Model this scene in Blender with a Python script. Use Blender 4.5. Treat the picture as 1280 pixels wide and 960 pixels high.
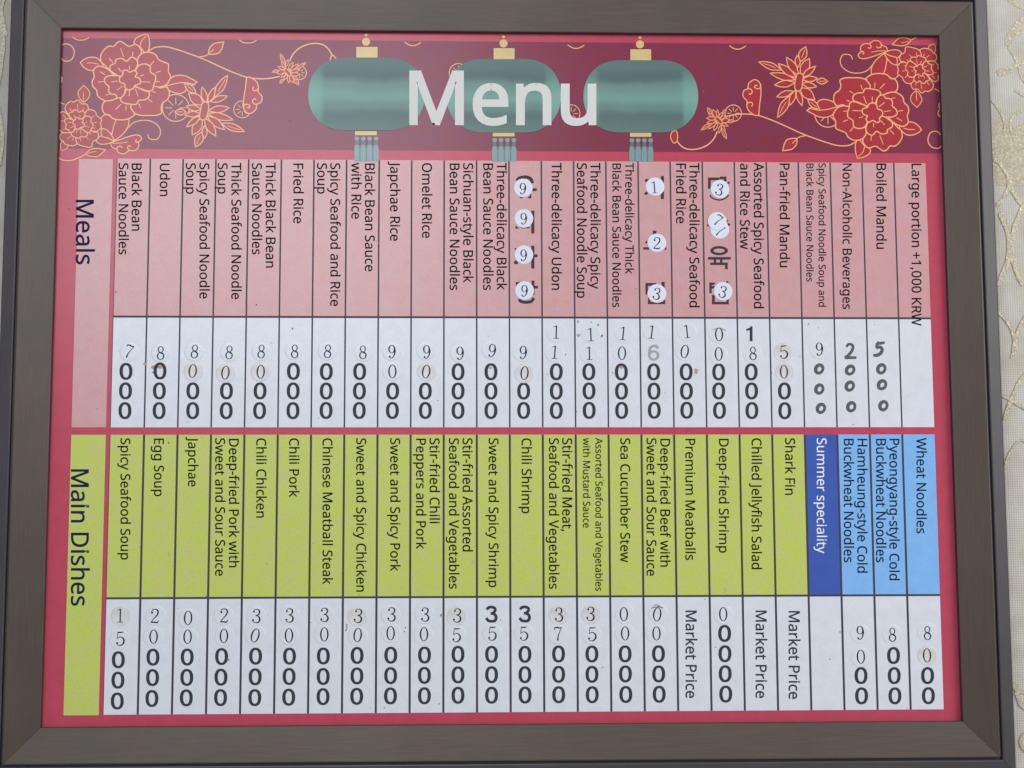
import bpy, math, random
from mathutils import Vector, Matrix
from mathutils.geometry import tessellate_polygon

# ------------------------------------------------------------------ scene, camera, light
S = bpy.context.scene
COL = S.collection
for o in list(bpy.data.objects):
    bpy.data.objects.remove(o)
PITCH = 0.036                       # metres between two menu columns
# photo plane fit: board axes (u right, v down, w into the wall), units of PITCH
RM = ((0.9993806736795693, 0.003299935226741467, -0.035033976412472106),
      (0.0006915662386622569, 0.9935590563607334, 0.11331338517450903),
      (0.035182251376338666, -0.1132674355279063, 0.9929414369624342))
CU = (-2.14047466, 5.01636748, -48.32726515)
FPX = 2000.0


def to_world(a):
    return Vector((a[0] * PITCH, a[2] * PITCH, -a[1] * PITCH))


CAM = to_world(CU)
cam_d = bpy.data.cameras.new('camera')
cam = bpy.data.objects.new('camera', cam_d)
COL.objects.link(cam)
right = to_world(RM[0]).normalized()
up = -to_world(RM[1]).normalized()
back = -to_world(RM[2]).normalized()
M = Matrix((right, up, back)).transposed().to_4x4()
M.translation = CAM
cam.matrix_world = M
cam_d.sensor_width = 36.0
cam_d.lens = FPX / 1280.0 * 36.0
cam_d.clip_start = 0.01
cam_d.clip_end = 100
S.camera = cam

W = bpy.data.worlds.new('World')
S.world = W
W.use_nodes = True
bgn = W.node_tree.nodes['Background']
bgn.inputs[0].default_value = (0.97, 0.98, 1.0, 1)
bgn.inputs[1].default_value = 0.40

S.view_settings.view_transform = 'Standard'
S.view_settings.look = 'None'
S.view_settings.exposure = 0.0
S.view_settings.gamma = 1.0


def at(px, py, h=0.0):
    """point of the board's plane (h metres in front of the print) seen at a photo pixel"""
    x, y = (px - 640) / FPX, (py - 480) / FPX
    d = [RM[0][i] * x + RM[1][i] * y + RM[2][i] for i in range(3)]
    s = (-h / PITCH - CU[2]) / d[2]
    return to_world([CU[i] + s * d[i] for i in range(3)])


def bd(u, v, h=0.0):
    """board coordinates (columns, rows) to world"""
    return Vector(((u - 12.5) * PITCH, -h, (11 - v) * PITCH))


def area(name, loc, target, sx, sy, power, col):
    l = bpy.data.lights.new(name, 'AREA')
    l.shape = 'RECTANGLE'
    l.size, l.size_y, l.energy, l.color = sx, sy, power, col
    o = bpy.data.objects.new(name, l)
    COL.objects.link(o)
    o.location = loc
    o.rotation_euler = (Vector(target) - Vector(loc)).to_track_quat('-Z', 'Y').to_euler()
    return o


# window behind and to the left of the photographer: its soft gloss lies on the upper left of the print
Q = at(320, 190)
vin = (Q - CAM).normalized()
vr = Vector((vin.x, -vin.y, vin.z))
area('window_light', Q + vr * 2.6, Q, 1.25, 1.0, 22.0, (0.86, 0.93, 1.0))
# broad unseen fill lamp on the right, added to even out the light
area('right_fill_light', (2.7, -2.1, 1.0), (0.0, 0, 0.0), 1.8, 1.8, 62.0, (1.0, 0.97, 0.93))

rnd = random.Random(7)


# ------------------------------------------------------------------ materials
def s2l(c):
    c = c / 255.0
    return c / 12.92 if c <= 0.04045 else ((c + 0.055) / 1.055) ** 2.4


EL = 0.86                            # what a white surface gives back under these lamps


def lin(rgb, k=1.0):
    return tuple(min(0.9, s2l(c) / EL * k) for c in rgb) + (1.0,)


def newmat(name):
    m = bpy.data.materials.new(name)
    m.use_nodes = True
    nt = m.node_tree
    return m, nt, nt.nodes['Principled BSDF'], nt.nodes.new


def grain(nt, color, amt_f=0.06, amt_m=0.06, fine=800.0, mid=70.0, second=None):
    """printed colour with the print's own fine and cloudy variation"""
    n, L = nt.nodes.new, nt.links.new
    tc = n('ShaderNodeTexCoord')
    a = n('ShaderNodeTexNoise'); a.inputs['Scale'].default_value = fine; a.inputs['Detail'].default_value = 1.0
    b = n('ShaderNodeTexNoise'); b.inputs['Scale'].default_value = mid; b.inputs['Detail'].default_value = 4.0
    L(tc.outputs['Object'], a.inputs['Vector']); L(tc.outputs['Object'], b.inputs['Vector'])
    ma = n('ShaderNodeMapRange'); ma.inputs[1].default_value = 0.25; ma.inputs[2].default_value = 0.75
    ma.inputs[3].default_value = 1 - amt_f; ma.inputs[4].default_value = 1 + amt_f
    mb = n('ShaderNodeMapRange'); mb.inputs[1].default_value = 0.3; mb.inputs[2].default_value = 0.7
    mb.inputs[3].default_value = 1 - amt_m; mb.inputs[4].default_value = 1 + amt_m
    L(a.outputs['Fac'], ma.inputs[0]); L(b.outputs['Fac'], mb.inputs[0])
    mm = n('ShaderNodeMath'); mm.operation = 'MULTIPLY'
    L(ma.outputs[0], mm.inputs[0]); L(mb.outputs[0], mm.inputs[1])
    src = None
    if second is not None:
        mx = n('ShaderNodeMix'); mx.data_type = 'RGBA'
        mx.inputs[6].default_value = color; mx.inputs[7].default_value = second
        r = n('ShaderNodeMapRange'); r.inputs[1].default_value = 0.35; r.inputs[2].default_value = 0.65
        L(b.outputs['Fac'], r.inputs[0]); L(r.outputs[0], mx.inputs[0])
        src = mx.outputs[2]
    vm = n('ShaderNodeVectorMath'); vm.operation = 'SCALE'
    if src is None:
        vm.inputs[0].default_value = color[:3]
    else:
        L(src, vm.inputs[0])
    L(mm.outputs[0], vm.inputs['Scale'])
    return vm.outputs[0], a


def printed(name, rgb, rough=0.25, amt_f=0.10, amt_m=0.05, second=None, bump=0.05):
    m, nt, p, n = newmat(name)
    c, tex = grain(nt, lin(rgb), amt_f, amt_m, second=lin(second) if second else None)
    nt.links.new(c, p.inputs['Base Color'])
    p.inputs['Roughness'].default_value = rough
    p.inputs['Specular IOR Level'].default_value = 0.42
    if bump:
        b = n('ShaderNodeBump'); b.inputs['Strength'].default_value = bump; b.inputs['Distance'].default_value = 0.0006
        nt.links.new(tex.outputs['Fac'], b.inputs['Height']); nt.links.new(b.outputs[0], p.inputs['Normal'])
    return m


def plain(name, rgb, rough=0.5, spec=0.5):
    m, nt, p, n = newmat(name)
    p.inputs['Base Color'].default_value = lin(rgb)
    p.inputs['Roughness'].default_value = rough
    p.inputs['Specular IOR Level'].default_value = spec
    return m


def wood(name, rgb, axis):
    m, nt, p, n = newmat(name)
    L = nt.links.new
    tc = n('ShaderNodeTexCoord'); mp = n('ShaderNodeMapping')
    mp.inputs['Scale'].default_value = (26, 1000, 1000) if axis == 'x' else (1000, 1000, 26)
    L(tc.outputs['Object'], mp.inputs[0])
    a = n('ShaderNodeTexNoise'); a.inputs['Scale'].default_value = 1.0; a.inputs['Detail'].default_value = 5.0
    a.inputs['Roughness'].default_value = 0.65
    L(mp.outputs[0], a.inputs['Vector'])
    b = n('ShaderNodeTexNoise'); b.inputs['Scale'].default_value = 9.0; b.inputs['Detail'].default_value = 3.0
    L(tc.outputs['Object'], b.inputs['Vector'])
    r = n('ShaderNodeValToRGB')
    r.color_ramp.elements[0].position = 0.3; r.color_ramp.elements[1].position = 0.72
    r.color_ramp.elements[0].color = lin(rgb, 0.82); r.color_ramp.elements[1].color = lin(rgb, 1.18)
    L(a.outputs['Fac'], r.inputs[0])
    mb = n('ShaderNodeMapRange'); mb.inputs[1].default_value = 0.3; mb.inputs[2].default_value = 0.7
    mb.inputs[3].default_value = 0.9; mb.inputs[4].default_value = 1.1
    L(b.outputs['Fac'], mb.inputs[0])
    vm = n('ShaderNodeVectorMath'); vm.operation = 'SCALE'
    L(r.outputs[0], vm.inputs[0]); L(mb.outputs[0], vm.inputs['Scale'])
    tint = n('ShaderNodeMix'); tint.data_type = 'RGBA'; tint.blend_type = 'MULTIPLY'; tint.inputs[0].default_value = 1.0
    tr = n('ShaderNodeValToRGB')
    te = tr.color_ramp.elements
    te[0].position = 0.35; te[0].color = (1.06, 0.96, 0.94, 1); te[1].position = 0.65; te[1].color = (0.97, 1.0, 0.97, 1)
    c2 = n('ShaderNodeTexNoise'); c2.inputs['Scale'].default_value = 28.0; c2.inputs['Detail'].default_value = 2.0
    L(tc.outputs['Object'], c2.inputs['Vector']); L(c2.outputs['Fac'], tr.inputs[0])
    L(vm.outputs[0], tint.inputs[6]); L(tr.outputs[0], tint.inputs[7])
    L(tint.outputs[2], p.inputs['Base Color'])
    p.inputs['Roughness'].default_value = 0.40
    bp = n('ShaderNodeBump'); bp.inputs['Strength'].default_value = 0.12; bp.inputs['Distance'].default_value = 0.0005
    L(a.outputs['Fac'], bp.inputs['Height']); L(bp.outputs[0], p.inputs['Normal'])
    return m


def lantern_mat():
    """printed satin lantern: teal with a pale band across its middle and paler end panels"""
    m, nt, p, n = newmat('lantern_print')
    L = nt.links.new
    tc = n('ShaderNodeTexCoord'); sep = n('ShaderNodeSeparateXYZ'); L(tc.outputs['Generated'], sep.inputs[0])
    nz = n('ShaderNodeTexNoise'); nz.inputs['Scale'].default_value = 24.0; nz.inputs['Detail'].default_value = 4.0
    L(tc.outputs['Object'], nz.inputs['Vector'])
    ad = n('ShaderNodeMath'); ad.operation = 'MULTIPLY_ADD'; ad.inputs[1].default_value = 0.16
    L(nz.outputs['Fac'], ad.inputs[0]); L(sep.outputs['Z'], ad.inputs[2])
    r = n('ShaderNodeValToRGB'); r.color_ramp.interpolation = 'EASE'
    e = r.color_ramp.elements
    e[0].position = 0.08; e[0].color = lin((84, 112, 106))
    e[1].position = 1.05; e[1].color = lin((80, 106, 104))
    for pos, c in ((0.30, (76, 100, 100)), (0.42, (92, 124, 118)), (0.55, (104, 144, 135)), (0.70, (98, 130, 125)),
                   (0.84, (72, 96, 95))):
        k = e.new(pos); k.color = lin(c)
    L(ad.outputs[0], r.inputs[0])
    ends = n('ShaderNodeValToRGB')
    f = ends.color_ramp.elements
    f[0].position = 0.0; f[0].color = (1, 1, 1, 1); f[1].position = 1.0; f[1].color = (1, 1, 1, 1)
    for pos, v in ((0.10, 0.8), (0.145, 0.0), (0.85, 0.0), (0.885, 0.8)):
        k = f.new(pos); k.color = (v, v, v, 1)
    L(sep.outputs['X'], ends.inputs[0])
    sil = n('ShaderNodeValToRGB'); sil.color_ramp.interpolation = 'EASE'
    g = sil.color_ramp.elements
    g[0].position = 0.0; g[0].color = lin((82, 118, 110)); g[1].position = 1.0; g[1].color = lin((80, 116, 110))
    k = g.new(0.55); k.color = lin((112, 158, 148))
    L(ad.outputs[0], sil.inputs[0])
    mx = n('ShaderNodeMix'); mx.data_type = 'RGBA'
    L(ends.outputs[0], mx.inputs[0]); L(r.outputs[0], mx.inputs[6]); L(sil.outputs[0], mx.inputs[7])
    L(mx.outputs[2], p.inputs['Base Color'])
    p.inputs['Roughness'].default_value = 0.36
    return m


def wallpaper_mat():
    m, nt, p, n = newmat('linen_wallpaper')
    L = nt.links.new
    tc = n('ShaderNodeTexCoord')
    outs = []
    for dr, sc in (('X', 120.0), ('Z', 120.0)):
        w = n('ShaderNodeTexWave'); w.bands_direction = dr; w.inputs['Scale'].default_value = sc
        w.inputs['Distortion'].default_value = 2.2; w.inputs['Detail'].default_value = 2.0
        w.inputs['Detail Scale'].default_value = 1.5
        L(tc.outputs['Object'], w.inputs['Vector']); outs.append(w)
    ad = n('ShaderNodeMath'); ad.operation = 'ADD'
    L(outs[0].outputs['Fac'], ad.inputs[0]); L(outs[1].outputs['Fac'], ad.inputs[1])
    nz = n('ShaderNodeTexNoise'); nz.inputs['Scale'].default_value = 35.0; nz.inputs['Detail'].default_value = 5.0
    L(tc.outputs['Object'], nz.inputs['Vector'])
    mx = n('ShaderNodeMix'); mx.data_type = 'RGBA'
    mx.inputs[6].default_value = lin((190, 187, 180)); mx.inputs[7].default_value = lin((176, 170, 156))
    r = n('ShaderNodeMapRange'); r.inputs[1].default_value = 0.38; r.inputs[2].default_value = 0.72
    L(nz.outputs['Fac'], r.inputs[0]); L(r.outputs[0], mx.inputs[0])
    sc = n('ShaderNodeMapRange'); sc.inputs[2].default_value = 2.0; sc.inputs[3].default_value = 0.93; sc.inputs[4].default_value = 1.05
    L(ad.outputs[0], sc.inputs[0])
    vm = n('ShaderNodeVectorMath'); vm.operation = 'SCALE'
    L(mx.outputs[2], vm.inputs[0]); L(sc.outputs[0], vm.inputs['Scale'])
    L(vm.outputs[0], p.inputs['Base Color'])
    p.inputs['Roughness'].default_value = 0.6
    b = n('ShaderNodeBump'); b.inputs['Strength'].default_value = 0.35; b.inputs['Distance'].default_value = 0.0006
    L(ad.outputs[0], b.inputs['Height']); L(b.outputs[0], p.inputs['Normal'])
    return m


def gold_mat():
    m, nt, p, n = newmat('gold_relief')
    L = nt.links.new
    tc = n('ShaderNodeTexCoord')
    v = n('ShaderNodeTexNoise'); v.inputs['Scale'].default_value = 420.0; v.inputs['Detail'].default_value = 2.0
    L(tc.outputs['Object'], v.inputs['Vector'])
    r = n('ShaderNodeValToRGB')
    e = r.color_ramp.elements
    e[0].position = 0.30; e[0].color = lin((166, 156, 128)); e[1].position = 0.80; e[1].color = lin((236, 228, 204))
    k = e.new(0.60); k.color = lin((188, 181, 160))
    L(v.outputs['Fac'], r.inputs[0]); L(r.outputs[0], p.inputs['Base Color'])
    p.inputs['Roughness'].default_value = 0.35; p.inputs['Metallic'].default_value = 0.1
    b = n('ShaderNodeBump'); b.inputs['Strength'].default_value = 0.6; b.inputs['Distance'].default_value = 0.001
    L(v.outputs['Fac'], b.inputs['Height']); L(b.outputs[0], p.inputs['Normal'])
    return m


def linen_band_mat():
    m, nt, p, n = newmat('gold_linen')
    L = nt.links.new
    tc = n('ShaderNodeTexCoord')
    v = n('ShaderNodeTexVoronoi'); v.inputs['Scale'].default_value = 190.0
    L(tc.outputs['Object'], v.inputs['Vector'])
    nz = n('ShaderNodeTexNoise'); nz.inputs['Scale'].default_value = 500.0; nz.inputs['Detail'].default_value = 3.0
    L(tc.outputs['Object'], nz.inputs['Vector'])
    r = n('ShaderNodeValToRGB')
    e = r.color_ramp.elements
    e[0].position = 0.32; e[0].color = lin((158, 148, 126)); e[1].position = 0.68; e[1].color = lin((194, 186, 164))
    L(nz.outputs['Fac'], r.inputs[0])
    s = n('ShaderNodeValToRGB')
    f = s.color_ramp.elements
    f[0].position = 0.10; f[0].color = (1, 1, 1, 1); f[1].position = 0.2; f[1].color = (0, 0, 0, 1)
    L(v.outputs['Distance'], s.inputs[0])
    mx = n('ShaderNodeMix'); mx.data_type = 'RGBA'
    L(s.outputs[0], mx.inputs[0]); L(r.outputs[0], mx.inputs[6]); mx.inputs[7].default_value = lin((226, 216, 186))
    L(mx.outputs[2], p.inputs['Base Color'])
    p.inputs['Roughness'].default_value = 0.5
    b = n('ShaderNodeBump'); b.inputs['Strength'].default_value = 0.5; b.inputs['Distance'].default_value = 0.0006
    L(nz.outputs['Fac'], b.inputs['Height']); L(b.outputs[0], p.inputs['Normal'])
    return m


MT = dict(
    red=printed('red_print', (178, 64, 86)),
    band=printed('plum_print', (125, 40, 62), second=(117, 42, 71)),
    pink=printed('pink_print', (200, 150, 151), amt_f=0.06, amt_m=0.06, second=(190, 150, 154)),
    green=printed('green_print', (184, 199, 92), amt_f=0.07, amt_m=0.06, second=(180, 186, 108)),
    white=printed('white_print', (206, 210, 220), amt_f=0.05, amt_m=0.035),
    sky=printed('sky_blue_print', (122, 174, 230), amt_f=0.06),
    navy=printed('deep_blue_print', (56, 86, 168), amt_f=0.06),
    grid=plain('grid_ink', (62, 55, 64), 0.5, 0.3),
    ink=plain('text_ink', (12, 6, 10), 0.7, 0.12),
    inkg=plain('text_ink_on_green', (14, 16, 4), 0.7, 0.12),
    inkb=plain('text_ink_on_blue', (16, 26, 44), 0.7, 0.12),
    navytext=plain('navy_ink', (26, 32, 66), 0.7, 0.12),
    whitetext=plain('white_ink', (225, 228, 240), 0.45),
    title=plain('title_ink', (205, 204, 204), 0.6, 0.15),
    zero=plain('price_ink', (50, 50, 60), 0.55, 0.25),
    thin=plain('sticker_ink', (22, 24, 34), 0.55, 0.25),
    greyink=plain('faded_ink', (152, 152, 158), 0.5),
    marker=plain('marker_ink', (84, 84, 91), 0.6, 0.3),
    hangul_and_shadow=plain('old_print_and_shadow_ink', (66, 50, 60), 0.6, 0.2),
    petal=printed('petal_print', (160, 46, 50), second=(162, 44, 60)),
    cream=printed('cream_line', (228, 166, 120), amt_f=0.04),
    gold=printed('gold_print', (202, 178, 124), amt_f=0.04),
    tassel=printed('tassel_print', (120, 146, 150), amt_f=0.06),
    tasseldark=printed('tassel_line', (96, 104, 112), amt_f=0.06),
    lantern=lantern_mat(),
    woodx=wood('wood_laminate_horizontal', (78, 68, 62), 'x'),
    woodz=wood('wood_laminate_vertical', (72, 61, 54), 'z'),
    lipx=wood('dark_lip_horizontal', (67, 62, 69), 'x'),
    lipz=wood('dark_lip_vertical', (62, 58, 65), 'z'),
    groove=plain('frame_groove', (56, 58, 66), 0.5),
    rabbet=plain('frame_inner_edge', (58, 44, 50), 0.6),  # darker than the rail face: shade of the inner step put into the colour
    clear=printed('clear_sticker_film', (206, 210, 220), rough=0.22, amt_f=0.02, amt_m=0.02, bump=0.0),
    tan=printed('yellowed_sticker_film', (201, 196, 194), rough=0.26, amt_f=0.03, amt_m=0.08, bump=0.0, second=(203, 204, 211)),
    paper=printed('white_sticker_paper', (208, 213, 229), rough=0.5, amt_f=0.02, amt_m=0.02, bump=0.0),
    dirt=plain('dirt', (104, 96, 100), 0.7),
    smudge=plain('grey_smudge', (150, 148, 152), 0.7),
    brown=plain('brown_stain', (166, 148, 130), 0.7),
    wall=wallpaper_mat(),
    relief=gold_mat(),
    linen=linen_band_mat(),
)
# letter outlines (advance | contours), in units of the letter size
GLYPHS = {
    ' ': '209|',
    '+': '459|257,311 417,311 417,254 257,254 257,89 200,89 200,254 40,254 40,311 200,311 200,477 257,477',
    ',': '215|154,84 136,23 111,-42 85,-103 33,-103 49,-38 63,31 73,93 148,93',
    '-': '258|32,184 32,246 226,246 226,184',
    '0': '459|419,287 417,221 409,163 395,112 376,70 349,37 316,12 276,-3 229,-8 170,1 122,27 86,70 60,129 44,201 39,287 44,373 58,446 83,504 119,547 167,573 229,581 287,573 335,547 372,504 399,446 414,373;110,287 113,215 121,156 137,111 159,78 190,59 229,52 268,59 298,78 320,110 336,156 345,215 348,287 345,359 336,417 320,463 298,495 268,515 229,521 190,515 159,495 137,463 121,417 113,359',
    '1': '459|285,0 216,0 216,400 216,439 217,470 219,499 196,477 169,455 108,405 71,452 226,573 285,573',
    'A': '512|437,0 368,177 141,177 73,0 0,0 224,575 289,575 512,0;282,415 274,438 263,473 255,500 247,468 238,438 230,415 165,241 346,241',
    'B': '521|241,573 336,565 404,541 434,515 453,478 459,431 456,399 446,371 431,347 409,328 382,313 350,304 350,300 384,292 415,279 441,261 461,236 474,203 478,163 472,115 454,74 425,42 385,19 337,5 279,0 78,0 78,573;256,329 318,335 357,352 377,382 384,423 376,463 351,490 308,506 245,511 150,511 150,329;150,269 150,61 265,61 330,68 371,91 394,125 401,168 398,197 388,221 370,241 344,256 307,266 260,269',
    'C': '507|323,517 280,513 241,502 206,482 178,456 155,423 139,383 129,337 125,286 131,220 147,164 175,117 213,83 262,62 322,55 359,57 394,62 460,78 460,15 427,5 393,-2 356,-7 312,-8 232,1 166,28 130,56 101,90 78,131 56,203 49,287 53,349 67,406 89,456 120,499 159,534 206,559 261,575 324,581 367,578 409,572 448,561 482,547 453,486 394,508 360,515',
    'D': '585|536,292 528,203 501,131 474,91 439,58 399,33 325,8 237,0 78,0 78,573 254,573 335,565 404,540 460,501 502,446 528,377;460,289 454,359 435,415 404,457 361,487 308,505 244,511 150,511 150,62 228,62 299,68 357,87 402,119 434,164 454,220',
    'E': '446|398,0 78,0 78,573 398,573 398,509 150,509 150,330 383,330 383,268 150,268 150,63 398,63',
    'F': '416|150,0 78,0 78,573 398,573 398,509 150,509 150,306 383,306 383,243 150,243',
    'H': '594|516,0 443,0 443,267 150,267 150,0 78,0 78,573 150,573 150,330 443,330 443,573 516,573',
    'J': '219|-3,-152 -37,-150 -63,-142 -63,-81 -35,-87 -5,-89 15,-87 33,-81 50,-70 63,-53 71,-29 74,3 74,573 146,573 146,9 141,-42 128,-82 105,-113 75,-135 39,-148',
    'K': '496|496,0 411,0 209,273 150,222 150,0 78,0 78,573 150,573 150,290 199,345 249,399 403,573 488,573 261,323',
    'L': '420|78,0 78,573 150,573 150,64 400,64 400,0',
    'M': '727|330,0 142,502 139,502 142,461 144,407 144,347 144,0 78,0 78,573 184,573 361,103 364,103 544,573 650,573 650,0 578,0 578,352 579,408 581,460 584,501 581,501 390,0',
    'N': '609|532,0 447,0 141,476 138,476 141,432 143,378 144,320 144,0 78,0 78,573 161,573 467,99 470,99 468,137 466,193 464,249 464,573 532,573',
    'O': '626|577,287 573,224 561,166 540,116 510,73 473,38 428,13 375,-3 314,-8 251,-3 196,13 151,39 114,73 85,116 65,167 53,224 49,288 56,370 78,442 114,500 166,545 208,565 258,577 314,581 369,577 417,565 459,545 510,501 547,442 570,370;125,287 130,220 145,163 171,117 207,83 255,62 314,55 373,62 420,83 456,117 481,163 496,220 501,287 496,354 481,411 456,457 421,491 373,511 314,518 255,511 207,490 171,457 145,411 130,354',
    'P': '485|229,573 297,568 352,553 393,528 421,495 439,454 444,404 441,370 433,336 417,306 395,278 364,255 324,238 275,227 216,223 150,223 150,0 78,0 78,573;223,511 150,511 150,285 208,285 258,288 298,296 330,311 352,334 365,363 370,401 366,435 354,462 334,484 289,504',
    'R': '499|236,573 301,568 353,555 393,532 422,500 439,460 444,410 440,368 427,334 408,306 385,285 358,269 330,257 487,0 403,0 264,237 150,237 150,0 78,0 78,573;232,510 150,510 150,298 236,298 296,304 338,325 362,359 370,407 366,440 355,467 336,486 310,500 275,507',
    'S': '440|403,153 396,106 378,66 348,35 307,11 257,-3 198,-8 137,-5 83,4 41,19 41,88 73,76 113,65 156,57 201,55 240,57 273,66 298,79 316,98 327,120 330,147 327,173 318,194 302,213 277,230 242,247 196,265 161,279 131,294 106,311 85,330 69,351 57,375 50,403 48,435 54,477 71,513 99,542 136,563 180,576 231,581 276,578 318,572 355,562 389,549 366,487 336,499 302,508 266,515 229,517 196,515 169,507 148,494 133,478 124,457 121,434 124,407 133,386 149,367 172,351 204,335 246,318 293,299 332,279 362,255 385,228 398,194',
    'T': '446|259,0 187,0 187,509 8,509 8,573 437,573 437,509 259,509',
    'U': '586|513,202 507,146 489,95 459,52 416,20 360,-1 290,-8 225,-2 171,18 128,50 97,93 78,144 72,204 72,573 144,573 144,201 148,158 161,122 182,93 211,72 248,59 294,55 342,59 379,73 407,96 427,126 438,161 442,202 442,573 513,573',
    'V': '481|481,573 277,0 204,0 0,573 75,573 204,205 220,160 231,119 241,80 250,119 262,161 277,207 405,573',
    'W': '746|735,573 583,0 510,0 399,375 389,410 380,443 373,471 370,488 367,471 361,443 352,409 342,373 234,0 161,0 10,573 85,573 174,223 183,186 190,151 196,118 201,87 206,119 213,154 222,191 232,227 333,573 407,573 512,225 523,187 532,151 538,117 544,87 550,129 560,175 572,224 660,573',
    'a': '450|231,437 279,433 318,422 347,403 368,375 381,338 385,293 385,0 334,0 320,61 317,61 298,40 279,22 258,9 234,-1 206,-6 172,-8 136,-5 103,6 75,23 55,48 41,80 37,119 43,159 59,192 87,219 127,238 179,251 243,257 316,259 316,285 310,330 293,359 265,375 227,380 194,378 163,370 106,347 84,400 115,414 151,426 190,434;252,208 184,200 141,182 118,155 110,119 115,87 132,66 157,53 188,49 238,56 279,79 299,103 311,134 315,172 315,210',
    'b': '493|139,461 138,410 135,373 139,373 161,398 189,419 226,432 272,437 322,431 365,412 401,381 428,338 444,283 449,215 444,147 427,91 400,48 365,17 322,-2 272,-8 226,-3 189,10 161,31 139,55 133,55 119,0 68,0 68,609 139,609;260,379 219,374 188,361 165,339 150,308 142,268 139,217 139,214 145,144 165,93 187,69 219,55 261,51 297,55 325,69 348,93 369,145 376,216 369,287 348,338 325,360 296,374',
    'c': '385|241,-8 187,-2 139,15 99,45 69,87 50,143 44,213 51,284 71,342 102,385 142,415 191,432 245,438 278,436 309,431 336,424 358,415 337,356 292,370 267,374 244,376 204,371 172,358 148,335 131,303 120,263 117,213 120,166 131,126 148,94 172,71 202,58 240,53 273,55 302,60 328,68 351,78 351,15 328,5 304,-2 275,-7',
    'd': '493|221,-8 171,-2 128,17 92,48 65,91 49,146 44,214 49,282 66,338 93,381 128,413 171,432 221,438 253,436 280,429 303,420 323,407 340,391 354,374 359,374 356,405 354,438 354,609 425,609 425,0 368,0 358,58 354,58 340,40 323,24 303,11 279,1 252,-6;232,51 273,55 305,67 328,88 348,135 355,200 355,213 349,284 329,336 306,360 274,375 231,379 196,374 168,359 146,334 124,281 117,213 124,144 146,93 168,69 197,55',
    'e': '452|234,438 286,432 329,414 364,385 390,346 406,299 411,244 411,201 117,201 122,157 134,119 154,90 181,69 215,56 254,52 293,54 327,60 359,69 392,82 392,20 359,8 327,-1 292,-6 251,-8 194,-2 143,17 101,48 70,91 51,146 44,212 50,277 68,333 96,378 134,411 181,431;233,380 188,372 154,348 130,309 119,257 338,257 335,292 326,322 312,346 292,364 266,376',
    'f': '276|266,375 158,375 158,0 87,0 87,375 12,375 12,408 87,432 87,457 92,507 104,547 124,577 152,597 186,609 227,613 252,612 274,609 310,599 292,544 262,552 228,556 197,550 175,532 162,502 158,458 158,430 266,430',
    'g': '493|221,438 261,434 297,422 329,402 355,373 359,373 369,430 425,430 425,-7 420,-63 404,-109 378,-146 341,-172 293,-187 233,-192 188,-191 147,-186 110,-177 78,-165 78,-100 111,-114 149,-125 191,-132 237,-134 286,-126 324,-101 347,-63 355,-13 355,4 356,32 358,57 354,57 329,28 299,8 263,-4 221,-8 170,-2 126,18 91,51 65,95 49,149 44,214 49,278 65,332 91,377 126,411 169,431;230,379 197,374 169,359 147,336 130,303 120,262 117,213 124,143 146,92 169,68 197,54 232,50 262,52 288,58 309,69 326,85 340,105 349,131 354,161 356,197 356,214 353,267 343,309 326,340 302,362 270,374',
    'h': '496|139,431 138,399 135,370 140,370 155,391 174,407 196,420 221,429 247,435 273,437 321,433 360,421 391,400 413,370 426,330 431,280 431,0 361,0 361,275 355,321 338,353 308,372 265,379 222,374 189,360 166,338 150,308 142,269 139,222 139,0 68,0 68,609 139,609',
    'i': '207|139,430 139,0 68,0 68,430;104,591 119,588 133,580 142,566 145,546 142,526 133,512 119,504 104,501 88,504 75,512 66,526 63,546 66,566 75,580 88,588',
    'k': '428|138,291 137,257 135,221 138,221 152,240 172,264 189,285 326,430 409,430 235,246 421,0 336,0 187,200 138,158 138,0 68,0 68,609 138,609',
    'l': '207|139,0 68,0 68,609 139,609',
    'm': '750|540,438 584,434 621,421 649,401 669,371 681,330 685,280 685,0 615,0 615,277 610,321 594,353 567,372 528,379 490,374 460,362 438,342 418,298 411,237 411,0 342,0 342,277 339,308 332,333 320,353 303,367 281,376 253,379 215,374 185,360 164,338 150,308 141,269 139,223 139,0 68,0 68,430 125,430 136,371 140,371 155,392 173,409 194,422 217,431 241,436 266,438 312,433 349,420 378,398 398,366 402,366 427,398 461,420 499,433',
    'n': '496|275,438 322,434 361,421 391,401 413,371 426,330 431,280 431,0 361,0 361,275 355,321 338,353 308,372 265,379 222,374 189,361 166,338 146,289 139,223 139,0 68,0 68,430 125,430 136,371 140,371 156,392 175,409 198,422 222,431 248,436',
    'o': '485|442,216 438,165 428,121 411,82 388,51 359,25 324,7 285,-4 241,-8 200,-4 163,7 129,25 100,51 77,82 59,121 48,165 44,216 50,282 68,336 97,380 137,412 186,431 244,438 299,431 347,412 387,380 417,336 436,282;117,216 120,169 130,128 147,95 172,71 203,56 243,51 282,56 314,71 339,95 356,128 366,169 369,216 365,263 355,303 338,335 314,359 282,374 242,379 202,374 171,359 147,335 124,284',
    'p': '493|273,438 322,432 365,413 401,383 428,339 444,284 449,216 444,148 427,93 401,49 365,17 322,-2 272,-8 241,-6 213,1 190,11 170,24 153,38 139,55 134,55 137,20 139,-16 139,-192 68,-192 68,430 126,430 136,371 139,371 153,389 170,405 189,419 213,429 240,436;260,379 221,374 190,362 167,342 152,313 142,275 139,229 139,216 142,167 150,126 165,93 188,70 220,55 261,51 297,56 326,72 348,98 364,131 373,171 376,217 369,283 348,334 325,359 296,374',
    'r': '331|269,438 295,437 319,433 310,368 287,372 264,374 240,371 217,363 195,351 176,334 161,313 149,289 141,261 139,229 139,0 68,0 68,430 126,430 134,351 137,351 152,374 170,395 191,413 214,426 240,435',
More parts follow.
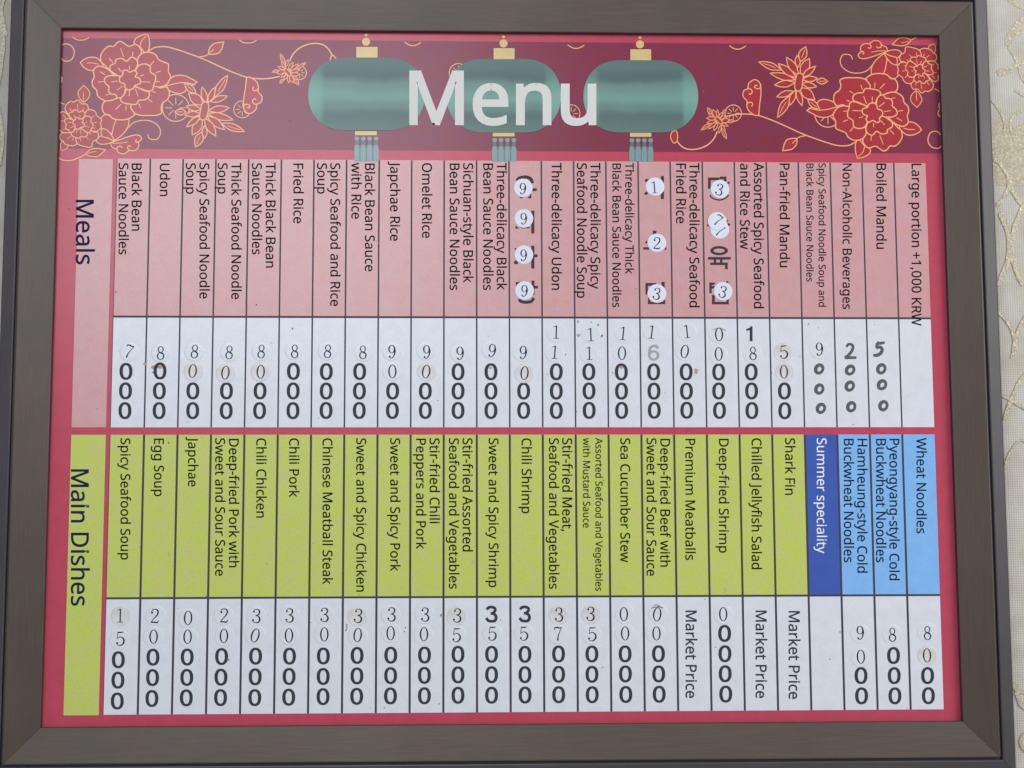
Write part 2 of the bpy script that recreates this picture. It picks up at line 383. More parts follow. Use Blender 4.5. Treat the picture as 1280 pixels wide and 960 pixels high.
    's': '384|348,119 343,80 327,49 302,24 268,6 226,-4 176,-8 135,-6 99,-1 68,8 42,19 42,83 70,71 104,60 141,52 178,49 224,53 256,66 274,86 280,112 278,128 271,141 259,154 239,167 212,180 174,196 135,212 103,228 76,245 57,266 45,292 41,324 46,358 61,386 85,408 137,430 202,438 240,436 275,430 308,421 339,409 315,353 258,372 228,378 197,380 159,377 131,366 114,350 108,328 111,312 119,298 133,286 154,274 219,246 257,231 289,215 314,197 333,176 344,150',
    't': '289|212,50 245,53 272,59 272,5 258,0 240,-4 200,-8 167,-5 138,4 112,20 91,44 78,79 74,125 74,375 13,375 13,409 75,437 103,528 144,528 144,430 269,430 269,375 144,375 144,127 149,93 163,69 185,54',
    'u': '496|427,430 427,0 370,0 359,57 356,57 340,36 321,20 298,8 273,-1 247,-6 220,-8 173,-4 134,8 103,29 81,59 68,99 63,148 63,430 135,430 135,153 141,108 158,76 188,57 230,51 273,55 306,69 330,91 345,121 354,160 357,206 357,430',
    'v': '407|163,0 0,430 75,430 167,176 180,137 193,96 201,63 204,63 214,96 227,138 241,176 332,430 407,430 244,0',
    'w': '630|346,243 336,276 328,308 321,335 316,357 313,357 308,335 302,307 294,275 284,242 207,1 127,1 9,431 82,431 141,201 153,154 163,109 169,73 172,73 178,97 185,128 193,160 201,188 277,431 354,431 428,188 440,149 451,109 457,74 460,74 466,108 477,153 489,201 549,431 621,431 502,1 419,1',
    'y': '409|1,430 76,430 169,185 184,144 196,105 205,68 209,68 224,121 245,186 333,430 409,430 224,-59 207,-97 188,-130 165,-156 138,-176 106,-188 67,-192 34,-190 9,-186 9,-130 30,-133 56,-135 79,-132 99,-126 116,-114 130,-99 142,-80 152,-59 174,-2',
}


# ------------------------------------------------------------------ mesh helpers
class G:
    """collects faces of one mesh"""
    def __init__(s):
        s.v, s.f, s.m = [], [], []

    def face(s, pts, mi=0):
        b = len(s.v)
        s.v += [tuple(p) for p in pts]
        s.f.append(tuple(range(b, b + len(pts)))); s.m.append(mi)

    def tris(s, pts, tris, mi=0):
        b = len(s.v)
        s.v += [tuple(p) for p in pts]
        for t in tris:
            s.f.append(tuple(b + i for i in t)); s.m.append(mi)

    def fill(s, px, h, mi=0):
        """closed outline in photo pixels, filled, on the print plane at height h"""
        t = tessellate_polygon([[Vector((x, y, 0)) for x, y in px]])
        s.tris([at(x, y, h) for x, y in px], t, mi)

    def ribbon(s, px, w, h, mi=0, closed=False):
        """stroke along pixel points; w = width in pixels (number or one per point)"""
        n = len(px)
        ws = w if isinstance(w, (list, tuple)) else [w] * n
        L, R = [], []
        for i in range(n):
            a = px[(i - 1) % n] if (closed or i > 0) else px[i]
            b = px[(i + 1) % n] if (closed or i < n - 1) else px[i]
            dx, dy = b[0] - a[0], b[1] - a[1]
            d = math.hypot(dx, dy) or 1.0
            ux, uy = px[i][0] - a[0], px[i][1] - a[1]
            du = math.hypot(ux, uy)
            mk = 1.0
            if du > 0:
                mk = 1 / max(0.6, abs((ux * dx + uy * dy) / (du * d)))
            nx, ny = -dy / d * ws[i] / 2 * mk, dx / d * ws[i] / 2 * mk
            L.append((px[i][0] + nx, px[i][1] + ny)); R.append((px[i][0] - nx, px[i][1] - ny))
        b0 = len(s.v)
        for l, r in zip(L, R):
            s.v += [tuple(at(l[0], l[1], h)), tuple(at(r[0], r[1], h))]
        for i in range(n if closed else n - 1):
            j = (i + 1) % n
            s.f.append((b0 + 2 * i, b0 + 2 * i + 1, b0 + 2 * j + 1, b0 + 2 * j)); s.m.append(mi)

    def disc(s, c, r, h, mi=0, n=16, ry=None):
        ry = ry or r
        s.face([at(c[0] + r * math.cos(2 * math.pi * i / n), c[1] + ry * math.sin(2 * math.pi * i / n), h) for i in range(n)], mi)

    def build(s, name, mats, parent=None, origin=None):
        me = bpy.data.meshes.new(name)
        o0 = origin or Vector((0, 0, 0))
        me.from_pydata([tuple(Vector(v) - o0) for v in s.v], [], s.f)
        for m in (mats if isinstance(mats, list) else [mats]):
            me.materials.append(m)
        me.polygons.foreach_set('material_index', s.m)
        me.update()
        # the print looks towards -y
        flip = [p.index for p in me.polygons if p.normal.y > 0.2]
        for i in flip:
            me.polygons[i].flip()
        me.update()
        o = bpy.data.objects.new(name, me)
        COL.objects.link(o)
        if parent is not None:
            o.parent = parent
            o.location = o0 - wloc(parent)
        else:
            o.location = o0
        return o


def wloc(o):
    p = Vector(o.location)
    while o.parent is not None:
        o = o.parent
        p += Vector(o.location)
    return p


def tag(o, label=None, cat=None, group=None, kind=None):
    for k, v in (('label', label), ('category', cat), ('group', group), ('kind', kind)):
        if v:
            o[k] = v


def smooth(pts, closed=False, n=5):
    """Catmull-Rom through the points; a doubled point makes a corner"""
    out = []
    N = len(pts)
    for i in range(N if closed else N - 1):
        p = [pts[(i + k) % N] if closed else pts[min(max(i + k, 0), N - 1)] for k in (-1, 0, 1, 2)]
        if p[1] == p[2]:
            continue
        a, b, c, d = p
        for k in range(n):
            t = k / n
            out.append(tuple(0.5 * (2 * b[j] + (c[j] - a[j]) * t + (2 * a[j] - 5 * b[j] + 4 * c[j] - d[j]) * t * t
                                    + (3 * b[j] - a[j] - 3 * c[j] + d[j]) * t ** 3) for j in range(2)))
    if not closed:
        out.append(pts[-1])
    return out


# ------------------------------------------------------------------ letters
GL = {}
for ch, src in GLYPHS.items():
    adv, rest = src.split('|', 1)
    cs = [[tuple(float(q) for q in p.split(',')) for p in c.split(' ')] for c in rest.split(';')] if rest else []
    GL[ch] = (float(adv), cs)


def text(g, s, x0, y0, x1, y1, h, down=True, mi=0, bold=8):
    """lettering between two photo positions: down = reads downwards, foot of the letters to the left"""
    pen, items = 0.0, []
    for ch in s:
        adv, cs = GL[ch]
        if cs:
            items.append((pen, cs))
        pen += adv
    xs = [pn + p[0] for pn, cs in items for c in cs for p in c]
    a, b = min(xs), max(xs)
    if down:
        k = (y1 - y0) / (b - a)
    else:
        k = (x1 - x0) / (b - a)
    for pn, cs in items:
        tri = tessellate_polygon([[Vector((p[0], p[1], 0)) for p in c] for c in cs])

        def put(p):
            gx, gy = (pn + p[0] - a) * k, p[1] * k
            if down:
                t = (pn + p[0] - a) / (b - a)
                return (x0 + (x1 - x0) * t + gy, y0 + gx)
            return (x0 + gx, y0 - gy)
        g.tris([at(*put(p), h) for c in cs for p in c], tri, mi)
        for q, c in enumerate(cs):
            # a thin line along the outline makes the letter as heavy as in the photo
            d = [p for i_, p in enumerate(c) if math.dist(p, c[i_ - 1]) > 7]
            n = len(d)
            for i_ in range(n):
                p0, p1, p2, p3 = d[i_ - 1], d[i_], d[(i_ + 1) % n], d[(i_ + 2) % n]
                L_ = math.dist(p1, p2)
                ux, uy = (p2[0] - p1[0]) / L_, (p2[1] - p1[1]) / L_

                def sharp(a_, b_, c_):
                    v, w = (b_[0] - a_[0], b_[1] - a_[1]), (c_[0] - b_[0], c_[1] - b_[1])
                    return (v[0] * w[0] + v[1] * w[1]) / (math.hypot(*v) * math.hypot(*w)) < .8
                e0 = bold if sharp(p0, p1, p2) else bold * .2
                e1 = bold if sharp(p1, p2, p3) else bold * .2
                A_ = (p1[0] - ux * e0, p1[1] - uy * e0)
                B_ = (p2[0] + ux * e1, p2[1] + uy * e1)
                nx, ny = -uy * bold, ux * bold
                hh = h + 0.000003 * (q + 1) + (i_ % 2) * 0.0000015
                g.face([at(*put(c_), hh) for c_ in ((A_[0] + nx, A_[1] + ny), (B_[0] + nx, B_[1] + ny), (B_[0] - nx, B_[1] - ny), (A_[0] - nx, A_[1] - ny))], mi)


# ------------------------------------------------------------------ numerals (unit height, foot at 0; each a list of shapes)
def ell(cx, cy, rx, ry, e=2.0, n=28):
    o = []
    for i in range(n):
        t = 2 * math.pi * i / n
        c, s_ = math.cos(t), math.sin(t)
        o.append((cx + rx * math.copysign(abs(c) ** (2 / e), c), cy + ry * math.copysign(abs(s_) ** (2 / e), s_)))
    return o


def stroke(pts, ws, n=6, sm=True):
    """stroke with a changing width as one closed outline"""
    q = [(p[0], p[1]) for p in pts]
    if sm and len(q) > 2:
        P = smooth(q, False, n)
        Wd = []
        m = len(q) - 1
        for i in range(len(P)):
            t = i / (len(P) - 1) * m
            k = min(int(t), m - 1)
            Wd.append(ws[k] + (ws[k + 1] - ws[k]) * (t - k))
    else:
        P, Wd = q, list(ws)
    L, R = [], []
    for i in range(len(P)):
        a, b = P[max(i - 1, 0)], P[min(i + 1, len(P) - 1)]
        dx, dy = b[0] - a[0], b[1] - a[1]
        d = math.hypot(dx, dy) or 1
        nx, ny = -dy / d * Wd[i] / 2, dx / d * Wd[i] / 2
        L.append((P[i][0] + nx, P[i][1] + ny)); R.append((P[i][0] - nx, P[i][1] - ny))
    return ('strip', L, R)


def ring(cx, cy, rx, ry, ix, iy, e=2.0, dx=0.0):
    return ('ring', ell(cx, cy, rx, ry, e), ell(cx + dx, cy, ix, iy, e))


def blob(cx, cy, r):
    return ('poly', ell(cx, cy, r, r, 2, 12))


def poly(*p):
    return ('poly', list(p))


T = 0.052
THIN = {
    '0': [ring(0, .5, .305, .5, .195, .45)],
    '1': [poly((-.045, .03), (.05, .03), (.05, .98), (-.045, .93)), poly((-.21, 0), (.22, 0), (.22, .045), (-.21, .045)),
          stroke([(.0, .97), (-.1, .89), (-.21, .87)], [.06, .05, .04])],
    '2': [blob(-.2, .74, .075), stroke([(-.24, .75), (-.18, .92), (0, .975), (.17, .91), (.22, .74), (.12, .52), (-.08, .3), (-.26, .06)],
                                       [.05, .06, .06, .1, .11, .09, .06, .06]),
          stroke([(-.27, .05), (-.05, .065), (.16, .045), (.27, .2)], [.07, .1, .1, .04])],
    '3': [blob(-.19, .8, .07), stroke([(-.23, .81), (-.14, .94), (.02, .975), (.17, .9), (.2, .75), (.13, .6), (-.06, .53)],
                                      [.05, .05, .055, .1, .11, .08, .045]),
          stroke([(-.06, .53), (.14, .48), (.25, .3), (.19, .1), (0, .025), (-.19, .08), (-.27, .2)], [.045, .08, .12, .11, .055, .05, .05]),
          blob(-.22, .2, .075)],
    '5': [stroke([(-.19, .94), (.02, .94), (.22, .97)], [.09, .09, .05]), stroke([(-.19, .95), (-.2, .75), (-.22, .5)], [.045, .045, .045]),
          stroke([(-.22, .5), (-.08, .61), (.1, .6), (.25, .45), (.25, .24), (.12, .07), (-.04, .025), (-.2, .09), (-.26, .2)],
                 [.04, .05, .07, .11, .12, .09, .05, .05, .05]), blob(-.21, .2, .07)],
    '7': [stroke([(-.25, .78), (-.23, .97)], [.05, .06], sm=False), stroke([(-.24, .92), (-.05, .95), (.1, .91), (.27, .96)], [.07, .1, .09, .05]),
          stroke([(.26, .95), (.12, .64), (.01, .32), (-.02, .02)], [.05, .05, .08, .12])],
    '8': [ring(0, .745, .215, .245, .135, .195), ring(0, .27, .27, .28, .175, .225),
          stroke([(-.14, .58), (0, .51), (.16, .40)], [.05, .1, .05])],
    '9': [ring(-.02, .685, .255, .305, .15, .26), stroke([(.2, .72), (.215, .5), (.14, .2), (-.02, .035), (-.15, .05), (-.2, .14)],
                                                     [.09, .11, .08, .055, .05, .05]), blob(-.16, .13, .065)],
}
BOLD = {
    '0': [ring(0, .5, .38, .5, .185, .358, 2.25)],
    '1': [poly((-.02, 0), (.17, 0), (.17, 1), (.03, 1), (-.02, .9)), poly((-.24, .68), (-.015, .74), (-.015, .9), (-.24, .82))],
    '3': [stroke([(-.27, .76), (-.2, .88), (0, .925), (.19, .85), (.21, .71), (.1, .58), (-.06, .54)], [.17] * 7),
          stroke([(-.06, .54), (.16, .5), (.27, .32), (.2, .12), (0, .075), (-.2, .12), (-.31, .28)], [.13, .17, .18, .18, .16, .17, .17])],
    '6': [ring(0, .33, .36, .33, .19, .19), stroke([(.28, .79), (.17, .9), (0, .92), (-.18, .84), (-.26, .62), (-.275, .33)], [.17, .17, .15, .16, .17, .15])],
}
HAND = {
    '0': [ring(0, .5, .44, .5, .16, .22, 2.0, .03)],
    '2': [stroke([(-.22, .78), (-.1, .95), (.12, .93), (.2, .74), (.08, .46), (-.16, .2), (-.32, .1)], [.15, .17, .17, .18, .19, .19, .2]),
          stroke([(-.34, .09), (0, .1), (.42, .1)], [.18, .19, .15])],
    '5': [stroke([(.38, .93), (.1, .88), (-.14, .9)], [.15, .2, .2]), stroke([(-.12, .9), (-.13, .72), (-.16, .54)], [.19, .2, .19]),
          stroke([(-.16, .54), (.06, .63), (.2, .48), (.14, .26), (-.08, .1), (-.38, .08)], [.18, .2, .22, .23, .23, .17])],
}


def shapes_into(g, shapes, place, mi=0, dh=0.000012):
    """place(x, y, layer) -> point"""
    for li, sh in enumerate(shapes):
        if sh[0] == 'poly':
            t = tessellate_polygon([[Vector((x, y, 0)) for x, y in sh[1]]])
            g.tris([place(x, y, li) for x, y in sh[1]], t, mi)
        elif sh[0] == 'ring':
            a, b = sh[1], sh[2]
            n = len(a)
            pts = [place(x, y, li) for x, y in a] + [place(x, y, li) for x, y in b]
            k = len(g.v)
            g.v += [tuple(p) for p in pts]
            for i in range(n):
                j = (i + 1) % n
                g.f.append((k + i, k + j, k + n + j, k + n + i)); g.m.append(mi)
        else:
            L, R = sh[1], sh[2]
            n = len(L)
            k = len(g.v)
            g.v += [tuple(place(x, y, li)) for x, y in L] + [tuple(place(x, y, li)) for x, y in R]
            for i in range(n - 1):
                g.f.append((k + i, k + i + 1, k + n + i + 1, k + n + i)); g.m.append(mi)


def numeral(g, shapes, cx, cy, hpx, h, tilt=0.0, wx=1.0, mi=0):
    """numeral centred on a photo position"""
    c, s_ = math.cos(math.radians(tilt)), math.sin(math.radians(tilt))

    def place(x, y, li):
        x, y = x * hpx * wx, (y - .5) * hpx
        return at(cx + x * c + y * s_, cy - (y * c - x * s_), h + li * 0.000015)
    shapes_into(g, shapes, place, mi)


# ------------------------------------------------------------------ the wall
wg = G()
YW = 0.021
wg.face([(-2.4, YW, -1.8), (2.4, YW, -1.8), (2.4, YW, 1.8), (-2.4, YW, 1.8)])
wall = wg.build('wall', MT['wall'])
tag(wall, kind='structure')
tag(wall, label='pale beige linen wallpaper with glittery gold curls')


WH = [0.0003]


def wrib(g, tile, pts, w):
    """raised gold stroke on the wallpaper, traced in enlarged photo tiles (x0, y0, scale)"""
    x0, y0, k = tile
    P = smooth([(x0 + x / k, y0 + y / k) for x, y in pts], False, 4)
    WH[0] += 0.00005
    hw = -YW + WH[0]
    w *= 1.55
    n = len(P)
    jit = [w * rnd.uniform(.8, 1.15) for _ in P]
    jit[0] *= .4; jit[-1] *= .4
    g.ribbon(P, jit, hw, 0)


lg = G()
top = smooth([(1180, 158), (1215, 150), (1236, 156), (1252, 146), (1268, 158), (1290, 150), (1330, 156)])
lg.face([at(x, y, -YW + .0002) for x, y in top] + [at(1330, 232, -YW + .0002), at(1180, 232, -YW + .0002)])
lg.build('wallpaper_band', MT['linen'], wall)
rg = G()
A1, A2, A3, A4 = (1160, 0, 4.8), (1160, 180, 4.8), (1160, 300, 2.4), (1160, 760, 4.8)
for tl, pts, w in [
    (A1, [(480, -10), (520, 20), (576, 45), (640, 60)], 3.5),
    (A1, [(640, 60), (576, 110), (530, 150), (500, 190), (480, 235), (478, 275)], 4),
    (A1, [(700, 130), (600, 170), (550, 195), (515, 205)], 3),
    (A1, [(482, 275), (515, 330), (545, 400), (570, 470), (640, 560)], 2.6),
    (A1, [(500, 290), (490, 240), (530, 200)], 2),
    (A1, [(415, 435), (450, 415), (500, 405), (540, 385), (600, 360)], 3),
    (A1, [(420, 450), (470, 440), (510, 420)], 2),
    (A1, [(640, 600), (570, 570), (540, 550), (520, 540)], 2.2),
    (A1, [(380, 600), (410, 630), (440, 680), (460, 740), (455, 810)], 2),
    (A1, [(600, 640), (520, 690), (495, 740), (505, 810)], 2),
    (A2, [(395, 90), (430, 115), (465, 165), (485, 215), (480, 275), (450, 330), (412, 370)], 3),
    (A2, [(500, 190), (495, 250), (520, 300), (550, 350), (590, 385)], 3),
    (A2, [(432, 410), (465, 480), (485, 560), (490, 630), (478, 710), (450, 780), (420, 850)], 4),
    (A2, [(640, 320), (576, 375), (535, 460), (510, 550), (502, 640), (520, 720), (545, 790), (572, 850)], 4),
    (A3, [(210, 215), (235, 240), (255, 275), (262, 320), (250, 355)], 3),
    (A3, [(320, 190), (290, 235), (265, 290), (255, 345)], 3),
    (A3, [(215, 460), (250, 480), (290, 505), (330, 530)], 2.5),
    (A3, [(320, 375), (280, 420), (250, 480), (228, 540)], 3),
    (A3, [(330, 640), (280, 600), (240, 650), (230, 700)], 1.5),
    (A4, [(500, 450), (530, 480), (545, 540), (570, 590), (640, 610)], 4),
    (A4, [(520, 520), (560, 500), (600, 520)], 2.5),
    (A4, [(640, 740), (580, 760), (560, 800), (580, 850), (640, 880)], 3),
    ((0, 0, 2), [(-6, 20), (4, 60), (8, 110), (2, 170), (-8, 230)], 3),
    ((0, 0, 2), [(14, -10), (4, 20), (10, 60), (16, 90)], 2.2),
    ((0, 0, 2), [(-10, 250), (2, 300), (6, 360), (-4, 420)], 2.5),
]:
    wrib(rg, tl, pts, w)
relief = rg.build('wallpaper_relief', MT['relief'], wall)

# ------------------------------------------------------------------ the menu board
UL, UR, VT, VB = -1.78, 25.51, -0.49, 20.66
board = bpy.data.objects.new('menu_board', None)
COL.objects.link(board)
board.empty_display_size = 0.1
board.location = bd((UL + UR) / 2, VB + 1.5, 0)
tag(board, 'large framed menu board with red print, pink and green columns, dark wood frame', 'menu board')


def rail(side):
    """one mitred length of the frame: bevelled face plus inner edge; the outer lip is its own piece"""
    def pt(end, d, h):
        e = d / PITCH
        gap = 0.00022 / PITCH
        if side == 'top':
            return bd((UL - e + gap) if end == 0 else (UR + e - gap), VT - e, h)
        if side == 'bottom':
            return bd((UL - e + gap) if end == 0 else (UR + e - gap), VB + e, h)
        if side == 'left':
            return bd(UL - e, (VT - e + gap) if end == 0 else (VB + e - gap), h)
        return bd(UR + e, (VT - e + gap) if end == 0 else (VB + e - gap), h)

    def sweep(prof, mids):
        g = G()
        for i in range(len(prof) - 1):
            a, b = prof[i], prof[i + 1]
            g.face([pt(0, *a), pt(1, *a), pt(1, *b), pt(0, *b)], mids[i])
        for end in (0, 1):
            pts = [pt(end, *p) for p in prof]
            pts += [pt(end, prof[-1][0], -0.021), pt(end, prof[0][0], -0.021)]
            g.face(pts, 0)
        return g
    ax = 'x' if side in ('top', 'bottom') else 'z'
    face = [(0, -0.004), (0, 0.0062), (0.0003, 0.0068), (0.0011, 0.0072), (0.0362, 0.0128), (0.0372, 0.0126), (0.0378, 0.0118), (0.0379, 0.0075)]
    lip = [(0.0379, 0.0075), (0.0401, 0.0075), (0.0403, 0.0104), (0.0409, 0.0112), (0.0420, 0.0115), (0.0538, 0.0096), (0.0552, 0.0086), (0.0557, 0.007), (0.0557, -0.0205)]
    r = sweep(face, [1, 1, 0, 0, 0, 0, 0]).build('frame_rail', [MT['wood' + ax], MT['rabbet']], board)
    sweep(lip, [1, 0, 0, 0, 0, 0, 0, 0]).build('outer_lip', [MT['lip' + ax], MT['groove']], r)
    return r


for sd in ('top', 'bottom', 'left', 'right'):
    rail(sd)

# printed sheet
pg = G()
pg.face([bd(UL - .3, VT - .3), bd(UR + .3, VT - .3), bd(UR + .3, VB + .3), bd(UL - .3, VB + .3)])
panel = pg.build('printed_panel', MT['red'], board)

HB, HC, HT = 0.00015, 0.0003, 0.00042


def rect(u0, v0, u1, v1, h, mat, name, parent):
    g = G()
    g.face([bd(u0, v0, h), bd(u1, v0, h), bd(u1, v1, h), bd(u0, v1, h)])
    return g.build(name, mat, parent)


banner = rect(UL - .2, -0.235, UR + .2, 3.25, HB, MT['band'], 'banner', board)

# dark sheet behind the cells: its edges show as the table's ruled lines
RV = dict(ct=3.56, d1=8.457, b1=11.825, t2=12.048, d2=16.92, b2=20.32)
gg = G()
for a, b in (('ct', 'b1'), ('t2', 'b2')):
    gg.face([bd(-0.02, RV[a] + .01, HB), bd(25.0, RV[a] + .01, HB), bd(25.0, RV[b] - .01, HB), bd(-0.02, RV[b] - .01, HB)])
gg.build('ruled_lines', MT['grid'], board)

# ------------------------------------------------------------------ dish names
NAMES1 = [
    ('Black Bean Sauce Noodles', [('Black Bean', 164.8, 204.4, 288.3), ('Sauce Noodles', 148.4, 204, 318)]),
    ('Udon', [('Udon', 200, 204.7, 245)]),
    ('Spicy Seafood Noodle Soup', [('Spicy Seafood Noodle', 249.5, 204, 373.1), ('Soup', 232.6, 204, 242.2)]),
    ('Thick Seafood Noodle Soup', [('Thick Seafood Noodle', 289.4, 203.6, 373.8), ('Soup', 272.4, 204, 242)]),
    ('Thick Black Bean Sauce Noodles', [('Thick Black Bean', 332.3, 203.6, 334.4), ('Sauce Noodles', 315.2, 204, 318)]),
    ('Fried Rice', [('Fried Rice', 366.9, 204.5, 279)]),
    ('Spicy Seafood and Rice Soup', [('Spicy Seafood and Rice', 413.1, 204, 382.5), ('Soup', 396.6, 204, 242)]),
    ('Black Bean Sauce with Rice', [('Black Bean Sauce', 456.3, 204.5, 339), ('with Rice', 439.4, 203.5, 273.4)]),
    ('Japchae Rice', [('Japchae Rice', 487.8, 201.9, 301)]),
    ('Omelet Rice', [('Omelet Rice', 527.7, 204, 297.3)]),
    ('Sichuan-style Black Bean Sauce Noodles', [('Sichuan-style Black', 579.2, 204, 353.1), ('Bean Sauce Noodles', 562.3, 204.5, 362.5)]),
    ('Three-delicacy Black Bean Sauce Noodles', [('Three-delicacy Black', 621.1, 203.6, 362.2), ('Bean Sauce Noodles', 604.2, 204.5, 362.5)]),
    (None, []),
    ('Three-delicacy Udon', [('Three-delicacy Udon', 689.8, 203.6, 362.2)]),
    ('Three-delicacy Spicy Seafood Noodle Soup', [('Three-delicacy Spicy', 738.3, 203.6, 361), ('Seafood Noodle Soup', 721.4, 204, 372.2)]),
    ('Three-delicacy Thick Black Bean Sauce Noodles', [('Three-delicacy Thick', 781.6, 203.6, 342.2), ('Black Bean Sauce Noodles', 765.6, 204.5, 384)]),
    (None, []),
    ('Three-delicacy Seafood Fried Rice', [('Three-delicacy Seafood', 862, 203.6, 384), ('Fried Rice', 845.3, 204.5, 279)]),
    (None, []),
    ('Assorted Spicy Seafood and Rice Stew', [('Assorted Spicy Seafood', 942.5, 203.4, 385.2), ('and Rice Stew', 925.3, 204.5, 311.4)]),
    ('Pan-fried Mandu', [('Pan-fried Mandu', 974.8, 204.5, 334)]),
    ('Spicy Seafood Noodle Soup and Black Bean', [('Spicy Seafood Noodle Soup and', 1023.4, 204, 383.3), ('Black Bean Sauce Noodles', 1008.1, 204.5, 352)]),
    ('Non-Alcoholic Beverages', [('Non-Alcoholic Beverages', 1053.4, 204.5, 386.3)]),
    ('Boiled Mandu', [('Boiled Mandu', 1095.6, 204.5, 311)]),
    ('Large portion', [('Large portion +1,000 KRW', 1139.7, 204.7, 407)]),
]
NAMES2 = [
    ('Spicy Seafood Soup', [('Spicy Seafood Soup', 150.8, 547.8, 699.4)]),
    ('Egg Soup', [('Egg Soup', 192.7, 548.3, 620.2)]),
    ('Japchae', [('Japchae', 235.2, 546.2, 608)]),
    ('Deep-fried Pork with Sweet and Sour Sauce', [('Deep-fried Pork with', 286.3, 548.7, 709), ('Sweet and Sour Sauce', 269.2, 547.8, 719.7)]),
    ('Chili Chicken', [('Chili Chicken', 320.5, 548, 647)]),
    ('Chili Pork', [('Chili Pork', 361.6, 548, 621.3)]),
    ('Chinese Meatball Steak', [('Chinese Meatball Steak', 403.4, 548, 730.2)]),
    ('Sweet and Spicy Chicken', [('Sweet and Spicy Chicken', 445.5, 547.8, 739.5)]),
    ('Sweet and Spicy Pork', [('Sweet and Spicy Pork', 488, 547.8, 713.8)]),
    ('Stir-fried Chili Peppers and Pork', [('Stir-fried Chili', 537.2, 547.8, 654), ('Peppers and Pork', 520.3, 548.5, 686)]),
    ('Stir-fried Assorted Seafood and Vegetables', [('Stir-fried Assorted', 578.4, 547.8, 689.2), ('Seafood and Vegetables', 561.4, 547.8, 736)]),
    ('Sweet and Spicy Shrimp', [('Sweet and Spicy Shrimp', 611, 547.8, 734)]),
    ('Chili Shrimp', [('Chili Shrimp', 652.2, 548, 641.6)]),
    ('Stir-fried Meat, Seafood and Vegetables', [('Stir-fried Meat,', 703, 547.8, 664), ('Seafood and Vegetables', 686.4, 547.8, 736)]),
    ('Assorted Seafood with Mustard Sauce', [('Assorted Seafood and Vegetables', 744.4, 547.5, 738.8), ('with Mustard Sauce', 729, 547.5, 659.5)]),
    ('Sea Cucumber Stew', [('Sea Cucumber Stew', 775.6, 547.8, 702.8)]),
    ('Deep-fried Beef with Sweet and Sour Sauce', [('Deep-fried Beef with', 825.5, 548.7, 708.3), ('Sweet and Sour Sauce', 808.4, 547.8, 719.7)]),
    ('Premium Meatballs', [('Premium Meatballs', 856.9, 548.7, 700)]),
    ('Deep-fried Shrimp', [('Deep-fried Shrimp', 898.8, 548.7, 690.8)]),
    ('Chilled Jellyfish Salad', [('Chilled Jellyfish Salad', 939.7, 548, 711.4)]),
    ('Shark Fin', [('Shark Fin', 981.6, 547.8, 618.6)]),
    ('Summer speciality', [('Summer speciality', 1021.1, 547.8, 691.6)]),
    ('Hamheung-style Cold Buckwheat Noodles', [('Hamheung-style Cold', 1071.9, 548.7, 715.8), ('Buckwheat Noodles', 1055, 548.7, 702.8)]),
    ('Pyeongyang-style Cold Buckwheat Noodles', [('Pyeongyang-style Cold', 1112, 548.7, 725.2), ('Buckwheat Noodles', 1095.3, 548.7, 702.8)]),
    ('Wheat Noodles', [('Wheat Noodles', 1145.8, 547.4, 666.7)]),
]

# remains of the old printed words round the white stickers, plus one painted sticker shadow; tile = (x0, y0, scale)
TA, TB, TC, TD, TE = (480, 195, 6.4), (600, 300, 6.4), (680, 195, 6.4), (780, 300, 6.4), (880, 195, 6.4)


def R4(x0, y0, x1, y1):
    return [(x0, y0), (x1, y0), (x1, y1), (x0, y1)]


